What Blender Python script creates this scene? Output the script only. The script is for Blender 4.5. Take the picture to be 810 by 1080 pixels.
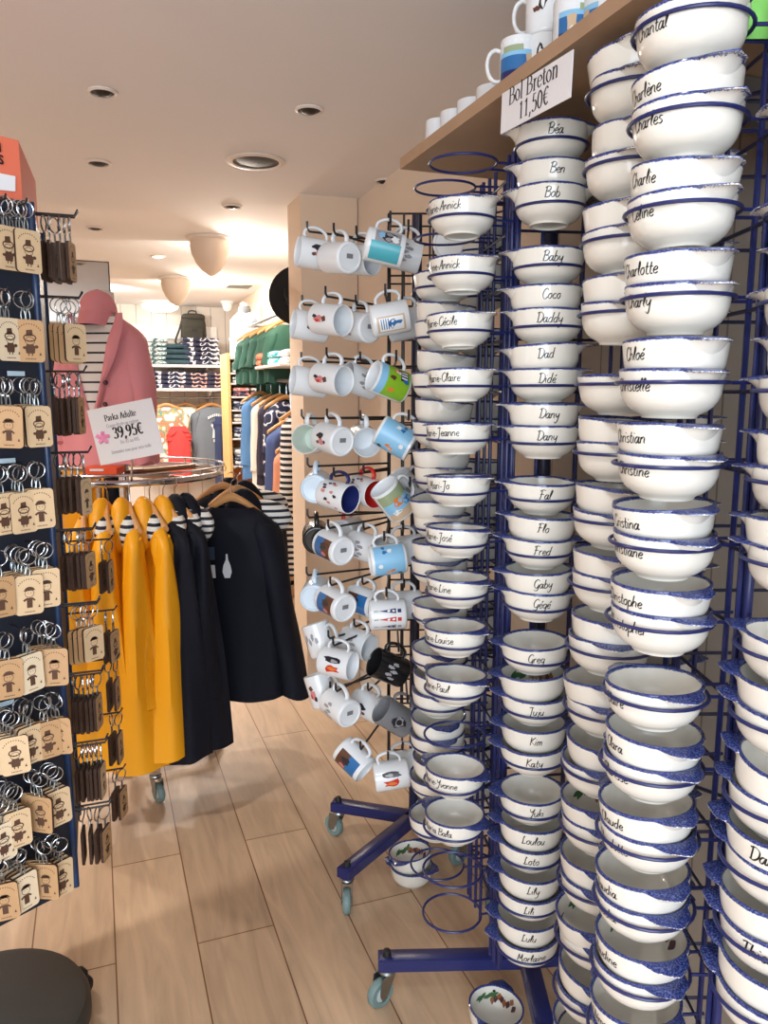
import bpy, math, random
from math import sin, cos, pi, radians, atan2, sqrt, atan, tan
from mathutils import Vector, Matrix, Euler
random.seed(7)
S = bpy.context.scene
for o in list(bpy.data.objects): bpy.data.objects.remove(o)
# ------------------------------------------------------------------ camera
H = 1.55; TH = radians(20.5); PT = radians(8.8); FPX = 811.0
Fv = Vector((sin(TH), cos(TH), 0)); Rv = Vector((cos(TH), -sin(TH), 0)); UP = Vector((0, 0, 1))
cd = bpy.data.cameras.new('camera'); cam = bpy.data.objects.new('camera', cd); S.collection.objects.link(cam)
cd.sensor_fit = 'VERTICAL'; cd.sensor_height = 36; cd.sensor_width = 27; cd.lens = 36 * FPX / 1080; cd.clip_start = .02
cam.location = (0, 0, H); cam.rotation_euler = (pi / 2 - PT, 0, -TH)
S.camera = cam
# ------------------------------------------------------------------ world, daylight, exposure
S.view_settings.view_transform = 'Standard'; S.view_settings.look = 'None'
S.view_settings.gamma = 1; S.view_settings.use_curve_mapping = False
S.view_settings.exposure = 0.32
w = bpy.data.worlds.new('sky'); S.world = w; w.use_nodes = True
w.node_tree.nodes['Background'].inputs[0].default_value = (.72, .82, 1, 1)
w.node_tree.nodes['Background'].inputs[1].default_value = 1.2
def area(name, loc, rot, sx, sy, power, col):
    l = bpy.data.lights.new(name, 'AREA'); l.shape = 'RECTANGLE'; l.size = sx; l.size_y = sy; l.energy = power; l.color = col
    o = bpy.data.objects.new(name, l); S.collection.objects.link(o); o.location = loc; o.rotation_euler = rot; return o
def point(name, loc, power, col, r=.05):
    l = bpy.data.lights.new(name, 'POINT'); l.energy = power; l.color = col; l.shadow_soft_size = r
    o = bpy.data.objects.new(name, l); S.collection.objects.link(o); o.location = loc; return o
def spot(name, loc, tgt, power, col, ang=100, r=.06):
    l = bpy.data.lights.new(name, 'SPOT'); l.energy = power; l.color = col; l.spot_size = radians(ang); l.spot_blend = .6; l.shadow_soft_size = r
    o = bpy.data.objects.new(name, l); S.collection.objects.link(o); o.location = loc
    o.rotation_euler = (Vector(tgt) - Vector(loc)).to_track_quat('-Z', 'Y').to_euler(); return o
area('shop_front_daylight', (-1.0, -2.2, 1.45), (radians(90), 0, radians(-14)), 2.6, 2.1, 105, (.82, .91, 1))
WARM = (1, .95, .90)
for q in ((-1.1, 1.9), (.25, 4.6), (-1.3, 4.2), (.5, 6.3), (-.8, 7.0)):
    spot('ceiling_spot_light', (q[0], q[1], 2.44), (q[0], q[1] + .01, 0), 76 if q[1] < 3 else 72, WARM, 140)
spot('entrance_spot_light', (-.05, .15, 2.45), (.62, .75, .6), 24, (.93, .96, 1), 95)
spot('rear_shelf_light', (.55, 7.6, 2.4), (1.3, 7.6, 1.0), 90, (1, .96, .9), 130)
spot('rear_wall_light', (.1, 7.3, 2.4), (.3, 9.0, 1.6), 62, (1, .96, .9), 130)
# ------------------------------------------------------------------ pixel to place (the photograph is 810 x 1080)
def ray(px, py):
    x = (px - 405) / FPX; y = (540 - py) / FPX
    return Rv * x + Fv * (cos(PT) + y * sin(PT)) + UP * (-sin(PT) + y * cos(PT))
CAM = Vector((0, 0, H))
def P(px, py, d):
    r = ray(px, py); return CAM + r * (d / r.dot(Fv))
def PZ(px, py, z):
    r = ray(px, py); return CAM + r * ((z - H) / r.z)
def PN(px, py, p0, n):
    r = ray(px, py); return CAM + r * ((Vector(p0) - CAM).dot(n) / r.dot(n))
def LD(l, d, z=0): return Rv * l + Fv * d + UP * z
# ------------------------------------------------------------------ materials
def lin(c): return tuple(((v / 255) / 12.92 if v <= 10 else (((v / 255) + .055) / 1.055) ** 2.4) for v in c)
MATS = {}
def mat(name, rgb, rough=.6, metal=0, noise=0.0, scale=12, spec=.5, coat=0, emit=0, trans=0):
    if name in MATS: return MATS[name]
    m = bpy.data.materials.new(name); m.use_nodes = True; nt = m.node_tree; b = nt.nodes['Principled BSDF']
    c = lin(rgb)
    b.inputs['Base Color'].default_value = (*c, 1); b.inputs['Roughness'].default_value = rough; b.inputs['Metallic'].default_value = metal
    b.inputs['Specular IOR Level'].default_value = spec
    if coat: b.inputs['Coat Weight'].default_value = coat
    if trans: b.inputs['Transmission Weight'].default_value = trans
    if emit:
        b.inputs['Emission Color'].default_value = (*c, 1); b.inputs['Emission Strength'].default_value = emit
    tc = nt.nodes.new('ShaderNodeTexCoord'); n = nt.nodes.new('ShaderNodeTexNoise'); n.inputs['Scale'].default_value = scale
    nt.links.new(tc.outputs['Object'], n.inputs['Vector'])
    mx = nt.nodes.new('ShaderNodeMix'); mx.data_type = 'RGBA'
    k = noise if noise else .03
    mx.inputs[6].default_value = (*[v * (1 - k) for v in c], 1); mx.inputs[7].default_value = (*[min(1, v * (1 + k)) for v in c], 1)
    nt.links.new(n.outputs['Fac'], mx.inputs[0]); nt.links.new(mx.outputs[2], b.inputs['Base Color'])
    MATS[name] = m; return m
def stripes(name, c1, c2, axis=2, period=.03, duty=.35, rough=.8):
    if name in MATS: return MATS[name]
    m = mat(name, c1, rough); nt = m.node_tree; b = nt.nodes['Principled BSDF']
    tc = nt.nodes.new('ShaderNodeTexCoord'); sp = nt.nodes.new('ShaderNodeSeparateXYZ'); nt.links.new(tc.outputs['Object'], sp.inputs[0])
    a = nt.nodes.new('ShaderNodeMath'); a.operation = 'MULTIPLY'; a.inputs[1].default_value = 1 / period; nt.links.new(sp.outputs[axis], a.inputs[0])
    f = nt.nodes.new('ShaderNodeMath'); f.operation = 'FRACT'; nt.links.new(a.outputs[0], f.inputs[0])
    g = nt.nodes.new('ShaderNodeMath'); g.operation = 'LESS_THAN'; g.inputs[1].default_value = duty; nt.links.new(f.outputs[0], g.inputs[0])
    mx = nt.nodes.new('ShaderNodeMix'); mx.data_type = 'RGBA'; mx.inputs[6].default_value = (*lin(c1), 1); mx.inputs[7].default_value = (*lin(c2), 1)
    nt.links.new(g.outputs[0], mx.inputs[0]); nt.links.new(mx.outputs[2], b.inputs['Base Color']); return m
def patchy(name, cols, scale=25, rough=.85):
    """printed cloth: a few flat colours in noise patches"""
    if name in MATS: return MATS[name]
    m = mat(name, cols[0], rough); nt = m.node_tree; b = nt.nodes['Principled BSDF']
    tc = nt.nodes.new('ShaderNodeTexCoord'); n = nt.nodes.new('ShaderNodeTexNoise'); n.inputs['Scale'].default_value = scale; n.inputs['Detail'].default_value = 1
    nt.links.new(tc.outputs['Object'], n.inputs['Vector'])
    r = nt.nodes.new('ShaderNodeValToRGB'); r.color_ramp.interpolation = 'CONSTANT'
    k = len(cols); lo, hi = .36, .64
    while len(r.color_ramp.elements) < k: r.color_ramp.elements.new(.5)
    for i, c in enumerate(cols):
        e = r.color_ramp.elements[i]; e.position = 0 if i == 0 else lo + (hi - lo) * i / k; e.color = (*lin(c), 1)
    nt.links.new(n.outputs['Fac'], r.inputs[0]); nt.links.new(r.outputs[0], b.inputs['Base Color']); return m
def node_math(nt, op, a, b=None):
    n = nt.nodes.new('ShaderNodeMath'); n.operation = op
    for i, v in enumerate((a, b)):
        if v is None: continue
        if isinstance(v, (int, float)): n.inputs[i].default_value = v
        else: nt.links.new(v, n.inputs[i])
    return n.outputs[0]
# faience: cream glaze with a ragged sponged blue rim (the colour is the pot's own decoration)
def glaze(name, zline, amp):
    m = bpy.data.materials.new(name); m.use_nodes = True; nt = m.node_tree; b = nt.nodes['Principled BSDF']
    b.inputs['Roughness'].default_value = .16; b.inputs['Specular IOR Level'].default_value = .5
    tc = nt.nodes.new('ShaderNodeTexCoord'); oi = nt.nodes.new('ShaderNodeObjectInfo')
    off = nt.nodes.new('ShaderNodeVectorMath'); off.operation = 'ADD'
    cx = nt.nodes.new('ShaderNodeCombineXYZ'); nt.links.new(node_math(nt, 'MULTIPLY', oi.outputs['Random'], 5.0), cx.inputs[0])
    nt.links.new(tc.outputs['Object'], off.inputs[0]); nt.links.new(cx.outputs[0], off.inputs[1])
    n = nt.nodes.new('ShaderNodeTexNoise'); n.inputs['Scale'].default_value = 400; n.inputs['Detail'].default_value = 2
    nt.links.new(off.outputs[0], n.inputs['Vector'])
    n2 = nt.nodes.new('ShaderNodeTexNoise'); n2.inputs['Scale'].default_value = 30
    nt.links.new(off.outputs[0], n2.inputs['Vector'])
    sp = nt.nodes.new('ShaderNodeSeparateXYZ'); nt.links.new(tc.outputs['Object'], sp.inputs[0])
    z = node_math(nt, 'SUBTRACT', sp.outputs[2], zline)
    zz = node_math(nt, 'ADD', z, node_math(nt, 'MULTIPLY', node_math(nt, 'SUBTRACT', n.outputs['Fac'], .5), amp))
    zz = node_math(nt, 'ADD', zz, node_math(nt, 'MULTIPLY', node_math(nt, 'SUBTRACT', n2.outputs['Fac'], .5), .004))
    fac = nt.nodes.new('ShaderNodeMapRange'); fac.inputs['From Min'].default_value = -.0004; fac.inputs['From Max'].default_value = .0006
    nt.links.new(zz, fac.inputs['Value'])
    bl = nt.nodes.new('ShaderNodeMix'); bl.data_type = 'RGBA'; bl.inputs[6].default_value = (*lin((32, 42, 98)), 1); bl.inputs[7].default_value = (*lin((92, 108, 172)), 1)
    fm = nt.nodes.new('ShaderNodeMapRange'); fm.inputs['From Min'].default_value = .46; fm.inputs['From Max'].default_value = .72
    nt.links.new(n.outputs['Fac'], fm.inputs['Value']); nt.links.new(fm.outputs[0], bl.inputs[0])
    mx = nt.nodes.new('ShaderNodeMix'); mx.data_type = 'RGBA'; mx.inputs[6].default_value = (*lin((225, 222, 213)), 1)
    nt.links.new(bl.outputs[2], mx.inputs[7]); nt.links.new(fac.outputs[0], mx.inputs[0]); nt.links.new(mx.outputs[2], b.inputs['Base Color'])
    return m
G_BODY = glaze('faience_glaze', .0588, .004); G_EAR = glaze('faience_handle_glaze', .0577, .006)
INK = mat('painted_black_ink', (22, 22, 28), .35)
BLUE = mat('blue_lacquered_wire', (30, 37, 92), .32, .0, .06)
DBLUE = mat('dark_blue_lacquered_wire', (24, 28, 62), .35)
BLACKW = mat('black_lacquered_wire', (28, 28, 34), .4)
CHROME = mat('polished_chrome', (200, 200, 205), .16, 1)
STEEL = mat('dull_steel', (150, 155, 155), .35, 1)
TYRE = mat('grey_green_caster_tyre', (110, 135, 135), .5)
WHITEC = mat('white_ceramic', (224, 228, 230), .14)
PAPER = mat('white_paper', (228, 228, 232), .8)
WOODL = mat('pale_hanger_wood', (206, 150, 92), .5, 0, .1, 30)
BLK = mat('black_rubber', (24, 24, 25), .6)
# ------------------------------------------------------------------ mesh building
def frame_from(z, hint=UP):
    z = z.normalized(); x = hint.cross(z)
    if x.length < 1e-4: x = Vector((1, 0, 0)).cross(z)
    if x.length < 1e-4: x = Vector((0, 1, 0)).cross(z)
    x.normalize(); return x, z.cross(x), z
class MB:
    def __init__(s): s.v = []; s.f = []; s.mi = []
    def add(s, vs, fs, m=0):
        b = len(s.v); s.v += [tuple(v) for v in vs]; s.f += [tuple(i + b for i in f) for f in fs]; s.mi += [m] * len(fs); return s
    def box(s, c, size, M=None, m=0, bev=0):
        c = Vector(c); hx, hy, hz = [q / 2 for q in size]
        if bev:
            r = bev; ring = []
            for z, k in ((-hz, r), (-hz + r, 0), (hz - r, 0), (hz, r)):
                x, y = hx - k, hy - k; e = r * .6
                ring.append([(-x + e, -y, z), (x - e, -y, z), (x, -y + e, z), (x, y - e, z), (x - e, y, z), (-x + e, y, z), (-x, y - e, z), (-x, -y + e, z)])
            vs = [Vector(p) for q in ring for p in q]; fs = []
            for j in range(3):
                for i in range(8): fs.append((j * 8 + i, j * 8 + (i + 1) % 8, j * 8 + 8 + (i + 1) % 8, j * 8 + 8 + i))
            fs += [tuple(range(7, -1, -1)), tuple(range(24, 32))]
        else:
            vs = [Vector((x, y, z)) for z in (-hz, hz) for x, y in ((-hx, -hy), (hx, -hy), (hx, hy), (-hx, hy))]
            fs = [(3, 2, 1, 0), (4, 5, 6, 7), (0, 1, 5, 4), (1, 2, 6, 5), (2, 3, 7, 6), (3, 0, 4, 7)]
        if M: vs = [M @ v for v in vs]
        return s.add([v + c for v in vs], fs, m)
    def tube(s, pts, r, n=8, closed=False, m=0, caps=True):
        pts = [Vector(p) for p in pts]; k = len(pts); vs = []; fs = []; pu = None
        rr = r if isinstance(r, (list, tuple)) else [r] * k
        for i, p in enumerate(pts):
            if closed: t = pts[(i + 1) % k] - pts[i - 1]
            else: t = pts[min(i + 1, k - 1)] - pts[max(i - 1, 0)]
            t.normalize()
            if pu is None: x, y, _ = frame_from(t)
            else:
                x = pu - t * pu.dot(t)
                if x.length < 1e-5: x, y, _ = frame_from(t)
                x.normalize(); y = t.cross(x)
            pu = x
            vs += [p + (x * cos(2 * pi * j / n) + y * sin(2 * pi * j / n)) * rr[i] for j in range(n)]
        for i in range(k if closed else k - 1):
            a = i * n; b = ((i + 1) % k) * n
            for j in range(n): fs.append((a + j, a + (j + 1) % n, b + (j + 1) % n, b + j))
        if not closed and caps: fs += [tuple(range(n - 1, -1, -1)), tuple(range((k - 1) * n, k * n))]
        return s.add(vs, fs, m)
    def rings(s, rs, m=0, cap0=True, cap1=True):
        n = len(rs[0]); vs = [p for r in rs for p in r]; fs = []
        for i in range(len(rs) - 1):
            for j in range(n): fs.append((i * n + j, i * n + (j + 1) % n, (i + 1) * n + (j + 1) % n, (i + 1) * n + j))
        if cap0: fs.append(tuple(range(n - 1, -1, -1)))
        if cap1: fs.append(tuple(range((len(rs) - 1) * n, len(rs) * n)))
        return s.add(vs, fs, m)
    def lathe(s, prof, n=32, M=None, m=0, cap0=False, cap1=False, c=(0, 0, 0)):
        M = M or Matrix.Identity(3); c = Vector(c)
        return s.rings([[M @ Vector((r * cos(2 * pi * j / n), r * sin(2 * pi * j / n), z)) + c for j in range(n)] for r, z in prof], m, cap0, cap1)
    def grid(s, pts, m=0):
        a = len(pts); b = len(pts[0]); vs = [p for r in pts for p in r]
        return s.add(vs, [(i * b + j, i * b + j + 1, (i + 1) * b + j + 1, (i + 1) * b + j) for i in range(a - 1) for j in range(b - 1)], m)
    def slab(s, poly, y0, y1, m=0):
        """polygon in local x,z given thickness along y"""
        k = len(poly); vs = [(x, y0, z) for x, z in poly] + [(x, y1, z) for x, z in poly]
        fs = [tuple(range(k)), tuple(range(2 * k - 1, k - 1, -1))] + [(i, i + k, (i + 1) % k + k, (i + 1) % k) for i in range(k)]
        return s.add(vs, fs, m)
    def mesh(s, name, mats, smooth=True):
        me = bpy.data.meshes.new(name); me.from_pydata(s.v, [], s.f)
        for m in (mats if isinstance(mats, (list, tuple)) else [mats]): me.materials.append(m)
        for p, k in zip(me.polygons, s.mi): p.material_index = k; p.use_smooth = smooth
        if smooth:
            try: me.set_sharp_from_angle(angle=radians(42))
            except Exception: pass
        me.update(); return me
    def build(s, name, mats, parent=None, smooth=True):
        return link(s.mesh(name, mats, smooth), name, parent)
def link(me, name, parent=None):
    o = bpy.data.objects.new(name, me); S.collection.objects.link(o)
    if parent: o.parent = parent
    return o
def tag(o, label, cat, group=None):
    o['label'] = label; o['category'] = cat
    if group: o['group'] = group
    return o
def thing(name, label, cat, loc=(0, 0, 0), rot=None, group=None):
    o = bpy.data.objects.new(name, None); S.collection.objects.link(o); o.location = loc; o.empty_display_size = .02
    if rot is not None: setrot(o, rot)
    return tag(o, label, cat, group)
def setrot(o, R):
    o.rotation_euler = (R.to_euler() if isinstance(R, Matrix) else Euler(R))
def struct(name, mb, m, smooth=False):
    o = mb.build(name, m, None, smooth); o['kind'] = 'structure'; return o
def copy_tree(o, parent=None):
    c = o.copy(); S.collection.objects.link(c)
    if parent: c.parent = parent
    for ch in list(o.children): copy_tree(ch, c)
    return c
ORD = ['first', 'second', 'third', 'fourth', 'fifth', 'sixth', 'seventh', 'eighth', 'ninth', 'tenth', 'eleventh', 'twelfth', 'thirteenth', 'fourteenth', 'fifteenth', 'sixteenth', 'seventeenth', 'eighteenth', 'nineteenth', 'twentieth']
def circ(c, r, n=28, ax=None):
    x, y, _ = ax or (Vector((1, 0, 0)), Vector((0, 1, 0)), UP)
    return [Vector(c) + x * r * cos(2 * pi * i / n) + y * r * sin(2 * pi * i / n) for i in range(n)]
def smoothline(pts, k=5):
    out = []
    n = len(pts)
    if n < 3: return [tuple(p) for p in pts]
    for i in range(n - 1):
        p0 = pts[max(i - 1, 0)]; p1 = pts[i]; p2 = pts[i + 1]; p3 = pts[min(i + 2, n - 1)]
        for j in range(k):
            t = j / k
            out.append(tuple(.5 * (2 * b + (c - a) * t + (2 * a - 5 * b + 4 * c - d) * t * t + (3 * b - a - 3 * c + d) * t ** 3) for a, b, c, d in zip(p0, p1, p2, p3)))
    out.append(tuple(pts[-1])); return out
def text_mesh(body, size, bold=0, xs=1.0, align='CENTER'):
    """flat lettering in the local x,z plane facing -y"""
    cu = bpy.data.curves.new('lettering', 'FONT'); cu.body = body; cu.size = size; cu.align_x = align; cu.offset = bold; cu.resolution_u = 3
    t = bpy.data.objects.new('lettering', cu); S.collection.objects.link(t)
    bpy.context.view_layer.update()
    me = bpy.data.meshes.new_from_object(t.evaluated_get(bpy.context.evaluated_depsgraph_get()))
    bpy.data.objects.remove(t); bpy.data.curves.remove(cu)
    mb = MB(); mb.add([(v.co.x * xs, 0, v.co.y) for v in me.vertices], [tuple(p.vertices) for p in me.polygons])
    bpy.data.meshes.remove(me); return mb
# ================================================================== ROOM
CEIL = 2.5; XR = 1.28; XL = -2.4; YB = 9.0; YF = -2.4; XR2 = 1.5
def floor_mat():
    m = bpy.data.materials.new('oak_laminate'); m.use_nodes = True; nt = m.node_tree; b = nt.nodes['Principled BSDF']; b.inputs['Roughness'].default_value = .42
    tc = nt.nodes.new('ShaderNodeTexCoord'); sp = nt.nodes.new('ShaderNodeSeparateXYZ'); nt.links.new(tc.outputs['Object'], sp.inputs[0])
    cb = nt.nodes.new('ShaderNodeCombineXYZ')
    nt.links.new(sp.outputs[1], cb.inputs[0]); nt.links.new(node_math(nt, 'ADD', sp.outputs[0], .245), cb.inputs[1])
    br = nt.nodes.new('ShaderNodeTexBrick'); br.inputs['Scale'].default_value = 1; br.inputs['Brick Width'].default_value = 1.25; br.inputs['Row Height'].default_value = .22
    br.inputs['Mortar Size'].default_value = .0022; br.inputs['Mortar Smooth'].default_value = .2; br.offset = .37; br.offset_frequency = 2
    br.inputs['Color1'].default_value = (*lin((204, 174, 143)), 1); br.inputs['Color2'].default_value = (*lin((188, 159, 130)), 1); br.inputs['Mortar'].default_value = (*lin((120, 84, 54)), 1)
    nt.links.new(cb.outputs[0], br.inputs['Vector'])
    mp = nt.nodes.new('ShaderNodeMapping'); mp.inputs['Scale'].default_value = (1.2, 9, 1); nt.links.new(cb.outputs[0], mp.inputs[0])
    n = nt.nodes.new('ShaderNodeTexNoise'); n.inputs['Scale'].default_value = 2.2; n.inputs['Detail'].default_value = 6; n.inputs['Distortion'].default_value = 1.2; nt.links.new(mp.outputs[0], n.inputs['Vector'])
    r = nt.nodes.new('ShaderNodeMapRange'); r.inputs['From Min'].default_value = .3; r.inputs['From Max'].default_value = .7; r.inputs['To Min'].default_value = .80; r.inputs['To Max'].default_value = 1.1
    nt.links.new(n.outputs['Fac'], r.inputs['Value'])
    mx = nt.nodes.new('ShaderNodeMix'); mx.data_type = 'RGBA'; mx.blend_type = 'MULTIPLY'; mx.inputs[0].default_value = 1
    nt.links.new(br.outputs['Color'], mx.inputs[6]); nt.links.new(r.outputs[0], mx.inputs[7]); nt.links.new(mx.outputs[2], b.inputs['Base Color'])
    return m
def groove_mat(name, rgb, axis, period, dark=.72):
    m = mat(name, rgb, .7, 0, .04, 3); nt = m.node_tree; b = nt.nodes['Principled BSDF']
    src = b.inputs['Base Color'].links[0].from_socket
    tc = nt.nodes.new('ShaderNodeTexCoord'); sp = nt.nodes.new('ShaderNodeSeparateXYZ'); nt.links.new(tc.outputs['Object'], sp.inputs[0])
    f = node_math(nt, 'FRACT', node_math(nt, 'MULTIPLY', sp.outputs[axis], 1 / period)); g = node_math(nt, 'LESS_THAN', f, .05)
    mx = nt.nodes.new('ShaderNodeMix'); mx.data_type = 'RGBA'; mx.inputs[7].default_value = (*[v * dark * .7 for v in lin(rgb)], 1)
    nt.links.new(g, mx.inputs[0]); nt.links.new(src, mx.inputs[6]); nt.links.new(mx.outputs[2], b.inputs['Base Color']); return m
WALLM = mat('cream_wall_paint', (226, 210, 192), .8, 0, .03, 2)
struct('floor', MB().box(((XL + XR2) / 2, (YB + YF) / 2, -.05), (XR2 - XL + .4, YB - YF + .2, .1)), floor_mat())
struct('ceiling', MB().box(((XL + XR2) / 2, (YB + YF) / 2, CEIL + .05), (XR2 - XL + .4, YB - YF + .2, .1)), mat('ceiling_paint', (226, 224, 224), .85, 0, .02, 2))
struct('wall_left', MB().box((XL - .05, (YB + YF) / 2, CEIL / 2), (.1, YB - YF, CEIL)), WALLM)
struct('wall_right', MB().box((XR + .2, (3.9 + 2.0) / 2, CEIL / 2), (.4, 1.9, CEIL)), WALLM)
struct('wall_right_front', MB().box((XR + .2, (2.0 + YF) / 2, CEIL / 2), (.4, 2.0 - YF, CEIL)), groove_mat('grooved_panel', (168, 158, 146), 1, .11))
struct('wall_right_rear', MB().box((XR2 + .05, (YB + 4.0) / 2, CEIL / 2), (.1, YB - 4.0, CEIL)), WALLM)
struct('wall_back', MB().box(((XL + XR2) / 2, YB + .05, CEIL / 2), (XR2 - XL + .2, .1, CEIL)), groove_mat('back_wall_boards', (206, 198, 188), 0, .16))
struct('wall_front', MB().box((-2.15, YF - .05, CEIL / 2), (.9, .1, CEIL)).box((.95, YF - .05, CEIL / 2), (1.1, .1, CEIL)).box((-.6, YF - .05, 2.4), (2.6, .1, .2)), WALLM)
struct('pillar', MB().box((1.13, 3.92, CEIL / 2), (.29, .26, CEIL)), mat('pillar_paint', (222, 200, 176), .8, 0, .02, 2))
struct('baseboard_right', MB().box((XR - .008, 1.5, .04), (.016, 4.5, .08)), mat('white_skirting', (215, 208, 200), .6))
# ceiling lights
BLACKREC = mat('dark_recess', (26, 24, 24), .5); RIMW = mat('white_rim', (222, 212, 202), .5)
def downlight(px, py, r, what, lit=False, dark=True):
    p = PZ(px, py, CEIL)
    t = thing('downlight' if r < .09 else 'ceiling_speaker', what, 'ceiling light' if r < .09 else 'speaker', (p.x, p.y, CEIL - .001), None, 'round fittings set in the ceiling')
    MB().lathe([(r * 1.28, 0), (r * 1.28, -.004), (r * 1.05, -.008), (r, -.004), (r, 0)], 32).build('trim_ring', RIMW, t)
    mb = MB()
    if r < .09:
        mb.lathe([(r, -.003), (r * .8, -.004), (r * .55, -.012), (.002, -.014)], 28)
    else:
        mb.lathe([(r, -.003), (r * .6, -.006), (.002, -.007)], 28)
    mb.build('bulb' if lit else ('grille' if r >= .09 else 'reflector'), mat('lit_bulb', (255, 240, 215), .4, emit=6) if lit else BLACKREC, t)
downlight(108, 96, .036, 'dark round downlight with white rim, high above the key ring stand')
downlight(326, 115, .038, 'dark round downlight with pale rim, above and before the mug stand')
downlight(104, 171, .040, 'small dark downlight above the orange stand header, second of its line')
downlight(270, 170, .095, 'large black round ceiling speaker between the downlights')
downlight(100, 240, .040, 'small dark downlight above the mannequin, third of its line')
downlight(245, 217, .040, 'pale rimmed downlight between the large speaker and the cone lamp')
downlight(405, 190, .034, 'small dark downlight above the pillar and the mug stand')
downlight(167, 270, .040, 'tiny lit downlight before the cone shaped lamps', True)
p = PZ(252, 301, CEIL)
t = thing('ceiling_vent', 'flat dark square vent in the ceiling behind the rear cone lamp', 'vent', (p.x, p.y, CEIL - .001))
MB().box((0, 0, -.004), (.26, .26, .008), bev=.003).build('frame', RIMW, t)
MB().box((0, 0, -.010), (.2, .2, .006)).build('grille', mat('vent_grey', (90, 88, 86), .5), t)
def cone_lamp(px, py, label, s=1.0):
    p = PZ(px, py, CEIL)
    t = thing('cone_wall_lamp', label, 'ceiling lamp', (p.x, p.y, CEIL - .001), (0, 0, -TH + radians(50)), 'plaster cone lamps')
    MB().lathe([(.001, 0), (.15 * s, 0), (.15 * s, -.012), (.14 * s, -.018), (.001, -.018)], 32).build('base_plate', RIMW, t)
    mb = MB(); prof = [(.125, -.018), (.128, -.05), (.118, -.10), (.095, -.15), (.06, -.195), (.02, -.225), (.003, -.23)]
    def arc(r, z): return [Vector((r * s * cos(a), r * s * sin(a), z * s)) for a in [radians(60) + radians(240) * i / 22 for i in range(23)]]
    mb.grid([arc(r, z) for r, z in prof]); mb.grid([arc(max(r - .007, .001), z) for r, z in prof][::-1])
    mb.build('shade', mat('plaster_white', (214, 196, 178), .7), t)
    MB().lathe([(.002, -.02), (.028, -.03), (.034, -.06), (.02, -.085), (.002, -.09)], 16, c=(.03, 0, 0)).build('bulb', mat('lit_bulb', (255, 240, 215), .4, emit=6), t)
    q = p + Rv * .15 + Fv * .14 - UP * .10
    point('cone_lamp_light', q, 30, (1, .88, .76), .03)
cone_lamp(222, 251, 'half cone plaster ceiling lamp, the nearer and larger of two', 1.0)
cone_lamp(186, 293, 'half cone plaster ceiling lamp, the smaller one deeper in the shop', 1.0)
p = PZ(168, 320, CEIL)
t = thing('flush_lamp', 'bright oval flush ceiling lamp near the rear shelves', 'ceiling lamp', (p.x, p.y - .1, CEIL - .001))
MB().lathe([(.2, 0), (.2, -.02), (.19, -.025)], 32).build('base', RIMW, t)
MB().lathe([(.19, -.02), (.18, -.06), (.12, -.09), (.002, -.1)], 32).build('diffuser', mat('lamp_diffuser', (255, 246, 232), .4, emit=4), t)
p = P(240, 328, 8.3)
t = thing('smoke_detector', 'small white domed detector on the ceiling above the rear shelves', 'detector', (p.x, p.y, CEIL - .001))
MB().lathe([(.07, 0), (.07, -.02), (.06, -.03)], 24).build('base', WHITEC, t)
MB().lathe([(.055, -.03), (.05, -.07), (.03, -.1), (.002, -.105)], 24).build('dome', WHITEC, t)
# ================================================================== SHELF ABOVE THE RACKS
SHZ = 2.08; SX = .718
sh = thing('wall_shelf', 'pale wooden shelf running above the bowl stands with mugs on it', 'shelf', (0, 0, 0))
MB().box(((SX + XR) / 2, 1.06, SHZ + .0125), (XR - SX, 1.5, .025)).build('board', mat('shelf_oak', (170, 140, 112), .55, 0, .12, 9), sh)
for y in (.55, 1.1, 1.65):
    MB().slab([(XR - .002, SHZ - .002), (XR - .3, SHZ - .002), (XR - .3, SHZ - .015), (XR - .02, SHZ - .16), (XR - .002, SHZ - .16)], y - .01, y + .01).build('bracket', mat('bracket_grey', (90, 86, 82), .5), sh)
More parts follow.
